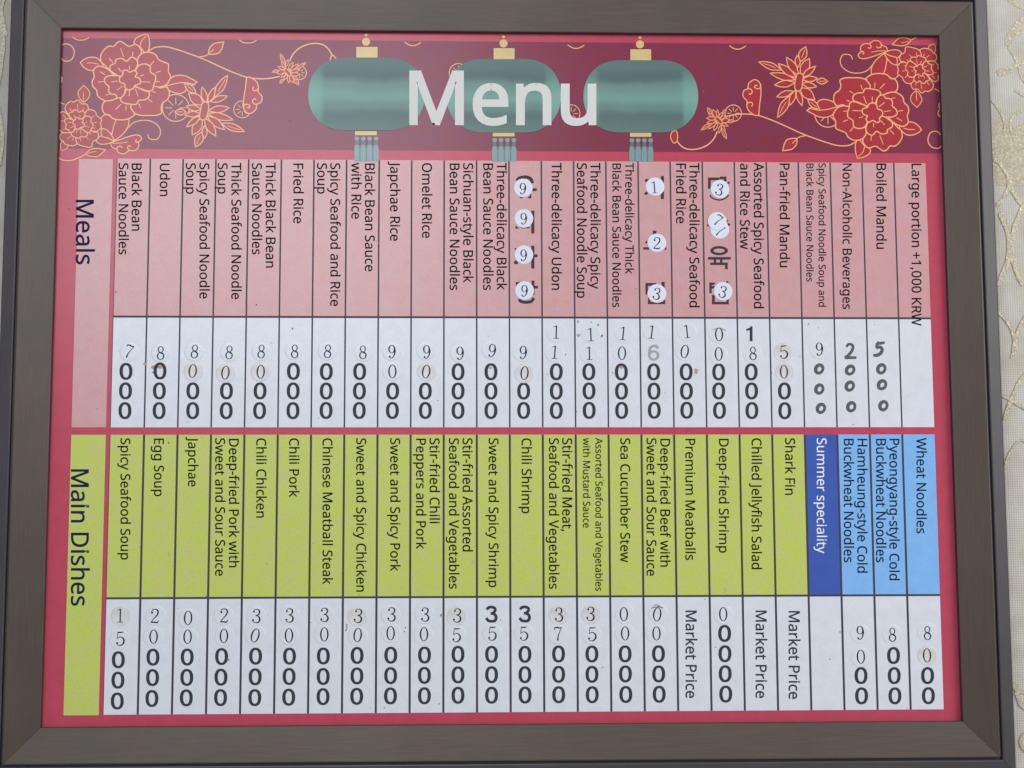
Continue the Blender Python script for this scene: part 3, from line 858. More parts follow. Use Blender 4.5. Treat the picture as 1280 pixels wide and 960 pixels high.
OLD_AND_SHADOW = {
    12: [(TA, 'S', [(1066, 200), (1080, 178), (1130, 168), (1172, 182), (1188, 218)], 26), (TA, 'P', R4(1185, 258, 1222, 280)),
         (TA, 'P', [(1178, 300), (1178, 338), (1148, 338)]), (TA, 'P', R4(1085, 330, 1112, 338)),
         (TA, 'P', R4(1178, 437, 1203, 620)), (TA, 'P', [(1050, 470), (1066, 448), (1072, 470)]), (TA, 'P', [(1052, 582), (1052, 555), (1082, 580)]),
         (TA, 'P', R4(1095, 569, 1168, 579)),
         (TA, 'P', R4(1178, 717, 1203, 900)), (TA, 'P', R4(1203, 787, 1228, 810)), (TA, 'P', [(1045, 755), (1048, 735), (1072, 738)]),
         (TA, 'P', ell(1057, 851, 18, 15)),
         (TB, 'P', R4(412, 325, 436, 440)), (TB, 'P', R4(436, 366, 464, 388)), (TB, 'P', [(287, 335), (332, 335), (287, 372)]),
         (TB, 'S', [(312, 472), (330, 492), (370, 498), (412, 490), (430, 462)], 24)],
    16: [(TC, 'P', R4(935, 160, 960, 215)), (TC, 'P', R4(935, 285, 960, 344)), (TC, 'P', R4(808, 184, 840, 206)),
         (TC, 'P', [(800, 296), (822, 284), (835, 300), (812, 314)]),
         (TC, 'P', R4(870, 597, 900, 625)), (TC, 'P', [(806, 690), (828, 674), (828, 704)]), (TC, 'P', R4(795, 730, 842, 749)), (TC, 'P', [(960, 749), (979, 749), (979, 726)]),
         (TD, 'P', R4(172, 344, 258, 366)), (TD, 'P', R4(172, 366, 192, 436)), (TD, 'P', R4(300, 335, 326, 385)), (TD, 'P', R4(192, 494, 330, 513)),
         (TD, 'P', R4(192, 455, 210, 494)), (TD, 'P', R4(314, 480, 330, 494))],
    18: [(TE, 'P', R4(32, 172, 126, 194)), (TE, 'P', R4(32, 194, 54, 262)), (TE, 'P', R4(128, 165, 180, 186)), (TE, 'P', R4(158, 186, 180, 205)),
         (TE, 'P', ell(197, 214, 9, 10)), (TE, 'S', [(48, 312), (70, 338), (125, 352), (170, 338), (198, 312)], 11),  # the arc is the shadow under the upper 3 sticker, drawn in ink
         (TE, 'P', ell(34, 553, 10, 10)), (TE, 'P', ell(199, 548, 11, 10)), (TE, 'P', ell(190, 518, 6, 7)),
         (TE, 'R', (121, 757, 71, 37, 45, 17)), (TE, 'P', R4(32, 808, 214, 829)), (TE, 'P', R4(78, 829, 98, 852)), (TE, 'P', R4(128, 829, 148, 852)),
         (TE, 'P', R4(50, 852, 190, 872)), (TE, 'P', R4(168, 872, 190, 905)),
         (TD, 'P', R4(683, 340, 702, 426)), (TD, 'P', [(702, 340), (735, 345), (715, 360), (702, 360)]), (TD, 'P', R4(702, 368, 730, 388)), (TD, 'P', R4(704, 440, 726, 515)),
         (TD, 'P', R4(726, 495, 838, 515)), (TD, 'P', R4(820, 470, 838, 495)), (TD, 'P', R4(818, 330, 835, 345))],
}
NAME_MAT2 = {21: 'navy', 22: 'sky', 23: 'sky', 24: 'sky'}
LW = 0.024                       # half of a ruled line, in columns


def cell(name, c, va, vb, mat, ga, gb):
    lw = LW if va < 12 else LW * 1.35
    l = lw if c > 0 else 0.0
    r = lw if c < 24 else 0.0
    return rect(c + l, va + ga, c + 1 - r, vb - gb, HC, mat, name, board)


name_cells = {}
for blk, names in ((0, NAMES1), (1, NAMES2)):
    va, vb, vc = (RV['ct'], RV['d1'], RV['b1']) if blk == 0 else (RV['t2'], RV['d2'], RV['b2'])
    for c, (dish, lines) in enumerate(names):
        mat = MT['pink'] if blk == 0 else MT[NAME_MAT2.get(c, 'green')]
        nc = cell('dish_name_cell', c, va, vb, mat, 0, LW * 1.3)
        if blk == 1 and c in NAME_MAT2:
            nc['label'] = 'deep blue heading cell' if c == 21 else 'sky blue dish name cell'
        if lines:
            g = G()
            for (s_, x, ya, yb) in lines:
                text(g, s_, x, ya, x, yb, HT, bold=4 if blk == 1 and c == 21 else 8)
            ink = 'ink' if blk == 0 else ('whitetext' if c == 21 else ('inkb' if c in NAME_MAT2 else 'inkg'))
            g.build('lettering', MT[ink], nc)
        if blk == 0 and c in OLD_AND_SHADOW:
            g = G()
            for it in OLD_AND_SHADOW[c]:
                (x0, y0, k) = it[0]
                cv = lambda P: [(x0 + x / k, y0 + y / k) for x, y in P]
                if it[1] == 'P':
                    g.fill(cv(it[2]), HT)
                elif it[1] == 'S':
                    g.ribbon(smooth(cv(it[2])), it[3] / k, HT)
                else:
                    cx, cy, ax_, ay, bx_, by = it[2]
                    o_, i_ = cv(ell(cx, cy, ax_, ay)), cv(ell(cx, cy, bx_, by))
                    n = len(o_)
                    for i in range(n):
                        j = (i + 1) % n
                        g.face([at(*o_[i], HT), at(*o_[j], HT), at(*i_[j], HT), at(*i_[i], HT)])
            g.build('lettering', MT['hangul_and_shadow'], nc)
        name_cells[(blk, c)] = nc

# section headings on the left
for va, vb, mat, s_, x, ya, yb in ((RV['ct'] + .02, RV['b1'], 'pink', 'Meals', 95.2, 250, 330.2), (RV['t2'], RV['b2'] + .01, 'green', 'Main Dishes', 89, 586.9, 757)):
    hd = rect(-1.17, va, -0.14, vb, HC, MT[mat], 'section_heading', board)
    g = G()
    text(g, s_, x, ya, x, yb, HT)
    g.build('lettering', MT['navytext'], hd)

# ------------------------------------------------------------------ prices: digit+style x y [sticker] [tilt]
# style b printed bold, t thin on a sticker (c clear, y yellowed), h marker, g grey
PR1 = [
    '7t 160.9 439.2 c 17;0b 157.5 464.2;0b 156.9 488.6;0b 156.2 513.3',
    '8t 200.8 441.1 c;0b 200 463.7;0b 199.2 488.6;0b 198.9 513.3',
    '8t 243.3 439.2 c 4;0t 240.9 463.7 y 5;0b 241.1 488.6;0b 240.9 513.3',
    '8t 286.6 440.3 c 3;0t 281.8 465.9 y 6;0b 283.1 488.6;0b 282.8 513.3',
    '8t 326.7 439.2 c 3;0t 325.9 464.7 y 2;0b 325.1 488.6;0b 324.5 513.3',
    '8t 368.4 439 c;0b 366.8 464.2;0b 366.5 488.7;0b 366.2 513.3',
    '8t 409.7 439 c 4;0b 407.9 464.5;0b 407.8 488.8;0b 407.6 513.1',
    '8t 453.6 440.3 c;0b 449.6 464.4;0b 449.3 488.8;0b 449.1 513.1',
    '9t 490 439.5 c;0t 490.5 464.2 c;0b 490.8 488.8;0b 490.5 513.1',
    '9t 533.5 439.8 c;0t 532.7 464.5 y 8;0b 531.7 488.8;0b 531.7 513.1',
    '9t 575.2 441.6 c;0b 572.6 464.7;0b 572.6 488.8;0b 572.6 513.1',
    '9t 615.3 438.2 c 8;0b 613.7 464.7;0b 613.7 488.8;0b 613.7 513.1',
    '9t 654.1 440.6 c 4;0t 655.7 466.3 y 6;0b 654.6 488.8;0b 654.6 513.1',
    '1t 695.3 414.9 c 2;1t 693.6 440.1 c 5;0b 695.4 464.7;0b 695.4 488.9;0b 695.4 513.1',
    '1t 738.5 418 c -2;1t 736.7 441.5 c;0b 736.1 464.7;0b 736.3 488.7;0b 736.5 513',
    '1t 779.1 416.6 c 6;0t 777.5 441.5 c 2;0b 776.7 464.9;0b 776.9 488.9;0b 777.1 513',
    '1t 814.9 414.9 c 8;6g 817.1 440.9;0b 817.1 464.9;0b 817.5 488.9;0b 817.9 512.8',
    '1t 858.7 414.1 c -5;0t 855.9 439.3 c 10;0b 857.7 464.9;0b 858.1 488.9;0b 858.5 512.8',
    '0t 898.8 418 c;0t 898.4 442.4 c;0b 898.4 464.9;0b 898.4 488.7;0b 899.4 513',
    '1b 937.5 417.2;8t 941.2 441.7 c;0b 939 464.9;0b 939.5 488.7;0b 939.9 513.2',
    '5t 979.7 440 y;0t 979.9 464.7 y;0b 980.6 488.7;0b 981 513.4',
    '9t 1024.4 436.4 c;0h 1023.9 461.2 n 28;0h 1024.1 486.3 n 20;0h 1026.1 510.4 n 25',
    '2h 1062.4 439.2;0h 1062.6 462.5 n 35;0h 1062.2 482.6 n 30;0h 1064 508.4 n 20',
    '5h 1098.8 436.2;0h 1101.6 461 n 25;0h 1102.5 480.9 n 30;0h 1104.2 507.1 n 20',
    '',
]
PR2 = [
    '1t 150.3 769.2 y;5t 150.3 798.4 c;0b 147.9 824.7;0b 147.4 850.2;0b 146.6 876.3',
    '2t 193.6 770 c;0t 192 795.8 c;0b 191.2 821.5;0b 190.7 847;0b 189.9 873.1',
    '0t 235.1 772.4 c;0t 234.5 796 c;0b 234 821.3;0b 233.5 846.8;0b 232.9 872.3',
    '2t 280.2 769.5 c;0t 279.9 795 c;0b 277 820.7;0b 276.2 846.5;0b 275.7 872',
    '3t 320.5 770 c 3;0t 319 794.4 c 15;0b 319.5 820.2;0b 319 846;0b 318.5 872',
    '3t 361.9 769.3 c;0t 361.2 794.3 c;0b 361.9 820.2;0b 361.4 845.6;0b 360.9 871.5',
    '3t 405.6 768.6 c;0t 405.4 792.9 c;0b 404.2 820;0b 404 845.6;0b 403.8 870.8',
    '3t 447.8 769.8 y 6;0t 447.1 793.8 c 6;0b 446.4 819.3;0b 446.2 844.9;0b 445.9 870.4',
    '3t 489.5 768 c 2;0t 488.3 791.5 c;0b 488.5 819;0b 488.3 844.5;0b 488.1 869.9',
    '3t 531.4 768.2 c;0t 530 792.7 c;0b 530.7 818.8;0b 530.5 844.2;0b 530.5 869.7',
    '3t 571.6 769.3 y 4;5t 570.7 793.9 c 3;0b 572.5 817.9;0b 572.5 843.6;0b 572.5 869.1',
    '3b 614.5 767.7;5t 615.4 792 c 3;0b 614.5 817.9;0b 614.5 843.4;0b 614.5 869',
    '3b 656.2 767.5;5t 654.8 792 c;0b 656.2 817.9;0b 656.2 843.3;0b 656.4 868.8',
    '3t 698.6 768.2 y;7t 697.5 792.3 c;0b 698.2 817.5;0b 698.3 842.9;0b 698.4 868.4',
    '3t 738.3 767.3 y 4;5t 740.3 792.7 c 3;0b 739.9 817.5;0b 740 842.9;0b 740.3 868.4',
    '0t 779.8 767.7 c;0t 781.4 791.8 c;0b 781.4 817.4;0b 781.8 842.4;0b 782.3 868.1',
    '0t 821.5 768 c 8;0t 820.6 791.8 c;0b 823.1 817.2;0b 823.4 842.4;0b 824 867.8',
    'M 857.2 763.4 872.4',
    '0t 904 767.7 c;0b 905.8 791.8;0b 906.2 817.2;0b 906.5 842.2;0b 907.2 867.6',
    'M 944.7 763.4 872.4',
    'M 986 764 873.6',
    '',
    '9t 1075.4 790.9 c;0t 1076.1 820.9 c;0b 1076.3 844.5;0b 1077 869.8',
    '8t 1115.5 793.2 c;0b 1116.9 819.4;0b 1117.8 844.5;0b 1118.7 869.8',
    '8t 1159.3 791.1 c;0t 1158.8 819.2 y;0b 1159.5 844.5;0b 1160.5 869.6',
]
ORD = ['first', 'second', 'third']
STICK = []          # stickers wait until the board is finished
COLNAME = {12: 'under the four white 9 stickers', 16: 'under the white 1, 2 and 3 stickers', 18: 'under the white 3 and 7 stickers'}
for blk, prices, names in ((0, PR1, NAMES1), (1, PR2, NAMES2)):
    va, vb = (RV['d1'], RV['b1']) if blk == 0 else (RV['d2'], RV['b2'])
    for c, src in enumerate(prices):
        pc = cell('price_cell', c, va, vb, MT['white'], LW * 1.3, 0)
        pg, hg, gr = G(), G(), G()
        for i, it in enumerate(x for x in src.split(';') if x):
            q = it.split()
            if q[0] == 'M':
                text(pg, 'Market Price', float(q[1]), float(q[2]), float(q[1]), float(q[3]), HT, bold=11)
                continue
            d, st, x, y = q[0][0], q[0][1], float(q[1]), float(q[2])
            tilt = float(q[4]) if len(q) > 4 else 0.0
            if st == 'b':
                numeral(pg, BOLD[d], x, y, 21.4 if d == '0' else (18.8 if d == '1' else 21.0), HT)
            elif st == 'h':
                numeral(hg, HAND[d], x, y, {'0': 14.6, '2': 19.5, '5': 19}[d], HT, tilt)
            elif st == 'g':
                numeral(gr, BOLD[d], x, y, 20, HT)
            else:
                where = COLNAME.get(c) if blk == 0 and c in COLNAME else 'of ' + names[c][0]
                kind = 'clear' if q[3] == 'c' else 'yellowed'
                STICK.append((d, x, y, tilt, kind, '%s sticker with thin %s, %s price digit %s' % (kind, d, ORD[i], where)))
        if pg.f:
            pg.build('numerals', MT['zero'], pc)
        if hg.f:
            o = hg.build('handwritten_numerals', MT['marker'], pc)
        if gr.f:
            o = gr.build('faded_numeral', MT['greyink'], pc)
            o['label'] = 'faded grey 6'

# ------------------------------------------------------------------ banner artwork (left half traced, right half is the same artwork turned round)
CEN = (at(162, 99) + at(1091, 142)) / 2
T1, T2, T3, T4 = (60, 30, 6.4), (60, 80, 6.4), (190, 70, 6.4), (230, 30, 6.4)
HMOT = [0.0002]


def nexth():
    HMOT[0] += 0.0000013
    return HMOT[0]


class Art:
    """flat printed drawing: petals with pale outlines, in photo pixels"""
    def __init__(s, lw=1.35):
        s.ops, s.lw = [], lw

    def px(s, tile, P):
        x0, y0, k = tile
        return [(x0 + x / k, y0 + y / k) for x, y in P]

    def petal(s, tile, P, sm=True):
        p = s.px(tile, P)
        p = smooth(p, True, 5) if sm else p
        s.ops.append(('fill', p)); s.ops.append(('loop', p, s.lw))
        return s

    def leaf(s, tile, base, tip, w, vein=True):
        (bx, by), (tx, ty) = base, tip
        dx, dy = tx - bx, ty - by
        nx, ny = -dy, dx
        L = math.hypot(dx, dy)
        k = w / L / 2
        P = [base]
        for t, a in ((.2, .62), (.42, 1.0), (.68, .8), (.86, .38)):
            P.append((bx + dx * t + nx * k * a, by + dy * t + ny * k * a))
        P += [tip, tip]
        for t, a in ((.86, .38), (.68, .8), (.42, 1.0), (.2, .62)):
            P.append((bx + dx * t - nx * k * a, by + dy * t - ny * k * a))
        s.petal(tile, P)
        if vein:
            s.line(tile, [(bx + dx * .25, by + dy * .25), (bx + dx * .55 + nx * k * .08, by + dy * .55 + ny * k * .08), (bx + dx * .8, by + dy * .8)], .8)
        return s

    def line(s, tile, P, w=None):
        p = smooth(s.px(tile, P), False, 6)
        s.ops.append(('line', p, w or s.lw))
        return s

    def moved(s, f, lw):
        a = Art()
        a.ops = [o if o[0] == 'cut' else (o[0], [f(p) for p in o[1]]) + ((o[2] * lw,) if len(o) > 2 else ()) for o in s.ops]
        return a

    def cut(s):
        s.ops.append(('cut',))
        return s

    def emit(s, name, turn):
        g = G()
        for o in s.ops + [('cut',)]:
            if o[0] == 'cut':
                if g.f:
                    s.finish(g, name, turn)
                g = G()
                continue
            h = nexth()
            k = len(g.v)
            if o[0] == 'fill':
                g.fill(o[1], h, 0)
            elif o[0] == 'loop':
                g.ribbon(o[1], o[2], h, 1, True)
            else:
                n = len(o[1])
                w = [o[2] * (1.0 if 0 < i < n - 1 else .6) for i in range(n)]
                g.ribbon(o[1], w, h, 1)

    def finish(s, g, name, turn):
        if turn:
            g.v = [(2 * CEN.x - v[0], v[1], 2 * CEN.z - v[2]) for v in g.v]
        return g.build(name, [MT['petal'], MT['cream']], banner)


def wheel(a, tile, c, r, w=1.1):
    cx, cy = c
    x0, y0, k = tile
    p = [(x0 + (cx + r * math.cos(t * math.pi / 14)) / k, y0 + (cy + r * math.sin(t * math.pi / 14)) / k) for t in range(28)]
    a.ops.append(('loop', p, w))
    for t in range(8):
        e = t * math.pi / 4
        a.line(tile, [(cx + r * .25 * math.cos(e), cy + r * .25 * math.sin(e)), (cx + r * .78 * math.cos(e), cy + r * .78 * math.sin(e))], w * .8)
    return a


vine = Art(1.3)
vine.line(T1, [(805, 215), (850, 190), (900, 182), (960, 185), (1050, 210), (1130, 238), (1205, 265), (1288, 300), (1388, 347), (1488, 390), (1588, 425), (1658, 436), (1728, 438), (1788, 433), (1858, 418)], 1.5)
vine.line(T4, [(115, 265), (170, 255), (205, 237)], 1.3)
vine.petal(T4, [(200, 238), (203, 195), (238, 158), (280, 148), (318, 143), (318, 143), (305, 190), (280, 230), (235, 242)])
vine.line(T4, [(200, 232), (222, 216), (238, 200)], 1.0)
vine.line(T4, [(845, 300), (870, 245), (920, 195), (985, 165), (1050, 155), (1110, 165), (1155, 200), (1185, 250)], 1.6)
vine.line(T4, [(1168, 292), (1175, 265), (1187, 248), (1205, 262), (1216, 276)], 1.4)
wheels = Art(1.1)
wheel(wheels, T3, (190, 415), 108, 1.2)
wheels.cut()
wheel(wheels, T3, (722, 427), 68, 1.0)
wheels.cut()
wheel(wheels, T4, (925, 390), 55, 1.0)
wheels_b = Art(1.1)
wheel(wheels_b, (916.5, 141.5, 1), (0, 0), 10.3, 1.1)
wheels_b.cut()
wheel(wheels_b, (1035, 142.5, 1), (0, 0), 16.5, 1.2)
arcs = Art(1.25)
scroll = Art(1.3)
scroll.petal(T3, [(757, 172), (757, 172), (748, 250), (735, 330), (732, 390), (735, 425), (760, 455), (790, 458), (830, 430), (840, 388), (872, 370), (880, 325), (850, 287), (852, 245), (835, 205), (790, 172)])
scroll.line(T3, [(851, 255), (838, 274), (812, 275), (805, 255), (815, 243)])
scroll.line(T3, [(842, 386), (815, 382), (804, 358), (820, 342), (832, 350)])
scroll.line(T3, [(736, 420), (735, 397), (760, 385), (784, 400), (772, 416), (760, 408)])
swirls = Art(1.25)
arcs.line(T1, [(195, 105), (235, 127), (290, 127), (332, 107)], 1.2)
arcs.cut()
arcs.line(T4, [(443, 128), (480, 150), (540, 150), (581, 130)], 1.3)
swirls.cut()
swirls.line(T1, [(95, 185), (130, 160), (180, 170), (210, 215), (195, 275), (155, 298), (118, 288), (105, 268)], 1.3)
swirls.cut()
swirls.line(T1, [(92, 410), (112, 432), (108, 462), (94, 472), (102, 500), (96, 528)], 1.2)
swirls.cut()
swirls.line(T2, [(525, 610), (600, 560), (645, 505), (690, 467), (760, 450), (830, 460), (885, 500), (900, 550), (880, 595), (845, 605), (808, 592), (798, 560)], 1.2)
swirls.cut()
swirls.line(T2, [(88, 295), (110, 315), (135, 322)], 1.0)
swirls.cut()
swirls.line(T2, [(70, 735), (95, 758), (130, 771), (190, 770), (250, 748), (300, 722)], 1.4)
cloud = Art(1.25)
cloud.petal(T2, [(500, 632), (500, 632), (560, 610), (640, 582), (700, 568), (738, 576), (748, 602), (724, 628), (726, 662), (692, 692), (650, 692), (610, 718), (565, 710), (548, 682), (512, 665)])
cloud.line(T2, [(735, 620), (712, 628), (700, 615), (712, 606)])
cloud.line(T2, [(655, 692), (636, 672), (648, 654), (664, 662)])
cloud.line(T2, [(552, 690), (555, 665), (580, 658), (594, 670)])
cloud.line(T2, [(515, 634), (580, 632), (640, 622)], .9)
bulb = Art(1.2)
bulb.petal(T2, [(420, 445), (458, 405), (500, 420), (545, 450), (530, 510), (512, 560), (470, 530), (430, 530)])
bulb.petal(T2, [(545, 450), (600, 440), (645, 443), (640, 500), (600, 560), (525, 612), (512, 560)])
bulb.petal(T2, [(425, 575), (470, 562), (505, 585), (528, 612), (490, 635), (425, 642), (388, 620), (398, 595)])
bulb.petal(T2, [(430, 520), (470, 528), (505, 565), (528, 612), (480, 592), (430, 575)])
bulb.cut()
bulb.petal(T2, [(300, 722), (300, 722), (338, 685), (390, 675), (462, 686), (462, 686), (430, 715), (400, 738), (345, 740)])
bulb.line(T2, [(318, 716), (350, 705), (385, 700)], .8)
big = Art(1.5)
LF = Art(1.3)
LF.cut()
LF.petal(T1, [(775, 228), (735, 180), (690, 155), (700, 118), (745, 92), (798, 80), (798, 80), (812, 140), (806, 205)])
LF.line(T1, [(735, 175), (752, 130), (790, 96)], 1.0)
LF.cut()
LF.petal(T1, [(440, 330), (395, 275), (340, 266), (290, 283), (258, 308), (258, 308), (285, 345), (335, 372), (390, 362)])
LF.line(T1, [(312, 312), (360, 312), (405, 322)], 1.0)
LF.cut()
LF.petal(T1, [(940, 497), (985, 432), (1040, 410), (1100, 416), (1150, 440), (1195, 465), (1195, 465), (1120, 515), (1090, 545), (1050, 556), (985, 540)])
LF.line(T1, [(945, 497), (1000, 480), (1060, 470), (1110, 470), (1180, 488)], 1.2)
for P in (
    [(425, 300), (422, 250), (450, 205), (485, 178), (525, 178), (552, 150), (582, 139), (612, 158), (650, 178), (700, 163), (735, 190), (747, 232), (720, 290), (650, 380), (560, 400), (490, 365), (455, 330)],
    [(718, 320), (722, 268), (760, 232), (820, 226), (865, 250), (885, 285), (930, 305), (964, 325), (963, 380), (982, 420), (965, 460), (935, 492), (880, 505), (820, 500), (750, 430)],
    [(430, 340), (390, 343), (363, 375), (370, 420), (354, 460), (360, 500), (388, 530), (398, 575), (440, 607), (500, 622), (545, 600), (590, 500), (500, 380)],
    [(850, 500), (900, 512), (945, 503), (970, 545), (960, 600), (920, 630), (905, 670), (910, 710), (870, 730), (800, 732), (740, 731), (690, 712), (663, 670), (668, 620), (740, 540)],
    [(545, 597), (500, 612), (450, 622), (433, 670), (450, 715), (490, 728), (520, 757), (580, 767), (640, 760), (690, 730), (690, 712), (663, 670), (662, 630), (600, 560)],
    [(500, 372), (498, 335), (540, 310), (543, 285), (590, 276), (630, 297), (665, 266), (705, 283), (717, 320), (695, 370), (650, 420), (580, 430), (540, 402)],
    [(703, 367), (730, 330), (780, 320), (817, 340), (820, 385), (857, 410), (860, 450), (845, 490), (837, 527), (800, 537), (750, 520), (690, 490), (670, 430)],
    [(575, 420), (530, 413), (485, 415), (452, 440), (460, 475), (487, 500), (486, 540), (510, 562), (540, 565), (560, 592), (603, 577), (617, 530), (625, 480)],
    [(580, 600), (598, 628), (650, 640), (705, 642), (727, 610), (772, 607), (808, 580), (806, 545), (770, 532), (700, 503), (640, 500), (612, 560)],
    [(600, 402), (597, 380), (625, 368), (655, 385), (690, 371), (712, 395), (698, 422), (732, 435), (737, 475), (697, 490), (680, 517), (645, 527), (617, 510), (612, 480), (578, 465), (573, 432)],
):
    big.petal(T1, P)
for a_, b_ in (((580, 190), (605, 265)), ((680, 220), (675, 260)), ((487, 272), (520, 310)), ((850, 295), (815, 335)), ((905, 375), (860, 390)),
               ((895, 460), (860, 460)), ((865, 550), (835, 540)), ((835, 625), (800, 600)), ((740, 675), (728, 635)), ((625, 650), (622, 692)), ((585, 640), (540, 685)),
               ((415, 380), (460, 408)), ((400, 465), (445, 460)), ((460, 570), (500, 558)), ((652, 330), (652, 365)), ((560, 350), (588, 382)), ((735, 417), (770, 405)),
               ((742, 462), (820, 465)), ((505, 465), (560, 455)), ((550, 530), (600, 495)), ((652, 530), (650, 580)), ((700, 520), (722, 582))):
    big.line(T1, [a_, ((a_[0] + b_[0]) / 2, (a_[1] + b_[1]) / 2), b_], 1.0)
# smaller peony: the same drawing at about half the size, turned a little
BC = (60 + 655 / 6.4, 30 + 445 / 6.4)
SC = (60 + 245 / 6.4, 80 + 475 / 6.4)


def to_small(p):
    dx, dy = p[0] - BC[0], p[1] - BC[1]
    c, s_ = math.cos(.22), math.sin(.22)
    return (SC[0] + .56 * (dx * c - dy * s_), SC[1] + .59 * (dx * s_ + dy * c))


small = big.moved(to_small, .78)
SLF = Art(1.0)
SLF.cut()
SLF.petal(T2, [(285, 305), (247, 262), (243, 220), (285, 170), (285, 170), (328, 215), (330, 260)])
SLF.line(T2, [(284, 225), (283, 300), (287, 370)], .9)
SLF.cut()
SLF.petal(T2, [(125, 605), (100, 645), (105, 692), (105, 692), (152, 675), (160, 635)])
chrys = Art(1.25)
for b_, t_, w_, v_ in (((500, 325), (605, 152), 62, True), ((560, 540), (742, 605), 56, True), ((400, 610), (348, 730), 66, True), ((270, 448), (180, 448), 50, True), ((350, 295), (258, 222), 52, True),
                       ((450, 372), (505, 248), 44, False), ((470, 365), (606, 320), 46, False), ((420, 560), (422, 660), 42, False),
                       ((408, 390), (293, 298), 78, False), ((435, 380), (400, 246), 46, False), ((455, 435), (620, 415), 54, False),
                       ((452, 460), (652, 512), 54, False), ((445, 480), (582, 590), 58, False), ((422, 500), (512, 642), 62, False),
                       ((398, 500), (322, 634), 70, False), ((388, 480), (273, 570), 44, False), ((385, 462), (262, 470), 46, False), ((392, 428), (272, 402), 46, False)):
    chrys.leaf(T3, b_, t_, w_, v_)
chrys.petal(T3, [(400, 385), (425, 366), (452, 385), (452, 425), (442, 470), (430, 502), (402, 512), (380, 490), (388, 440), (392, 410)])
HC0 = (190 + 418 / 6.4, 70 + 440 / 6.4)
HS0 = (230 + 828 / 6.4, 30 + 385 / 6.4)


def to_tiny(p):
    dx, dy = p[0] - HC0[0], p[1] - HC0[1]
    c, s_ = math.cos(-.95), math.sin(-.95)
    return (HS0[0] + .46 * (dx * c - dy * s_), HS0[1] + .46 * (dx * s_ + dy * c))


tiny = chrys.moved(to_tiny, .7)
for turn in (False, True):
    HMOT[0] = 0.0002
    swirls.emit('swirl', turn)
    (wheels_b if turn else wheels).emit('wheel_ornament', False)
    vine.emit('vine', turn)
    scroll.emit('cloud_scroll', turn)
    bulb.emit('bud', turn)
    cloud.emit('cloud_scroll', turn)
    SLF.emit('leaf', turn)
    small.emit('peony', turn)
    LF.emit('leaf', turn)
    big.emit('peony', turn)
    chrys.emit('chrysanthemum', turn)
    tiny.emit('chrysanthemum', turn)
xs = Art(1.3)
arcs.emit('swirl', False)
for x, y in ((516, 54), (720, 57.5), (922, 58.5)):
    xs.line((x, y, 1), [(-10.5, -1.5), (-5, 2), (0, 3), (5, 2), (10.5, -1.2)], 1.3)
    xs.cut()
xs.cut()
wheel(xs, (573, 91, 1), (0, 0), 11.5, 1.0)
xs.cut()
wheel(xs, (714, 142, 1), (0, 0), 11, 1.0)
xs.emit('swirl', False)
bud = Art(1.2)
bud.petal((700, 35, 5.645), [(790, 735), (780, 770), (795, 805), (812, 812), (828, 790), (828, 745), (815, 725)])
bud.emit('bud', False)

# three lanterns
HL = HMOT[0] + 0.00003
for (cx, yt, yb, hw, capx, capy, ringc, bc, beads) in (
        (458.2, 72.2, 163.0, 73.0, (445.3, 471.9), (58.6, 72.0), (457.6, 52.2), (443.7, 471.0, 164.0, 169.1), 173.3),
        (629.6, 73.6, 165.6, 71.5, (617.0, 643.2), (60.2, 73.9), (629.4, 54.3), (616.0, 643.2, 166.0, 170.5), 175.0),
        (801.0, 75.2, 165.5, 71.8, (788.0, 813.9), (61.6, 75.2), (799.9, 55.4), (787.6, 814.2, 166.0, 171.0), 175.4)):
    g = G()
    cy, hh = (yt + yb) / 2, (yb - yt) / 2
    r = 45.5
    P = []
    for q_, (sx, sy) in enumerate(((1, -1), (1, 1), (-1, 1), (-1, -1))):
        for i in range(13):
            t = (i / 12) * math.pi / 2
            t = t if q_ % 2 == 0 else math.pi / 2 - t
            # superelliptic shoulder
            ex, ey = math.sin(t) ** .92, math.cos(t) ** .92
            P.append((cx + sx * (hw - r * 1.02 + r * 1.02 * ex), cy + sy * (hh - r + r * ey)))
    g.fill(P, HL)
    body = g.build('lantern', MT['lantern'], banner)
    g = G()
    g.fill([(capx[0], capy[0]), (capx[1], capy[0]), (capx[1], capy[1]), (capx[0], capy[1])], HL + .00002, 0)
    g.build('lantern_cap', MT['gold'], banner)
    g = G()
    g.disc(ringc, 5.1, HL + .00002, 0, 20)
    g.ribbon(ell(ringc[0], ringc[1], 3.2, 3.2, 2, 18), .7, HL + .00003, 1, True)
    g.disc((ringc[0], ringc[1] - 8.3), 2.0, HL + .00002, 0, 12, 1.8)
    g.build('lantern_ring', [MT['gold'], MT['cream']], banner)
    g = G()
    g.fill([(bc[0], bc[2]), (bc[1], bc[2]), (bc[1], bc[3]), (bc[0], bc[3])], HL + .00002, 0)
    g.build('lantern_base', MT['gold'], banner)
    g = G()
    for i in range(4):
        bx = bc[0] + 2.6 + i * (bc[1] - bc[0] - 3.2) / 3 - .3
        g.disc((bx, beads), 3.1, HL + .00002, 0, 14, 2.6)
        g.fill([(bx - 2.2, beads + 2.4), (bx + 2.2, beads + 2.4), (bx + 2.6, beads + 8), (bx - 2.6, beads + 8)], HL + .00001, 1)
        P = [(bx - 3.3, 201.6), (bx - 3.4, beads + 13), (bx - 2.2, beads + 8.5), (bx, beads + 7.5), (bx + 2.2, beads + 8.5), (bx + 3.4, beads + 13), (bx + 3.3, 201.6)]
        g.fill(P, HL + .000025, 0)
    g.fill([(bc[0] - .9, beads + 8), (bc[1] + .9, beads + 8), (bc[1] + .9, 201.3), (bc[0] - .9, 201.3)], HL + .000005, 1)
    g.build('tassel', [MT['tassel'], MT['tasseldark']], banner)

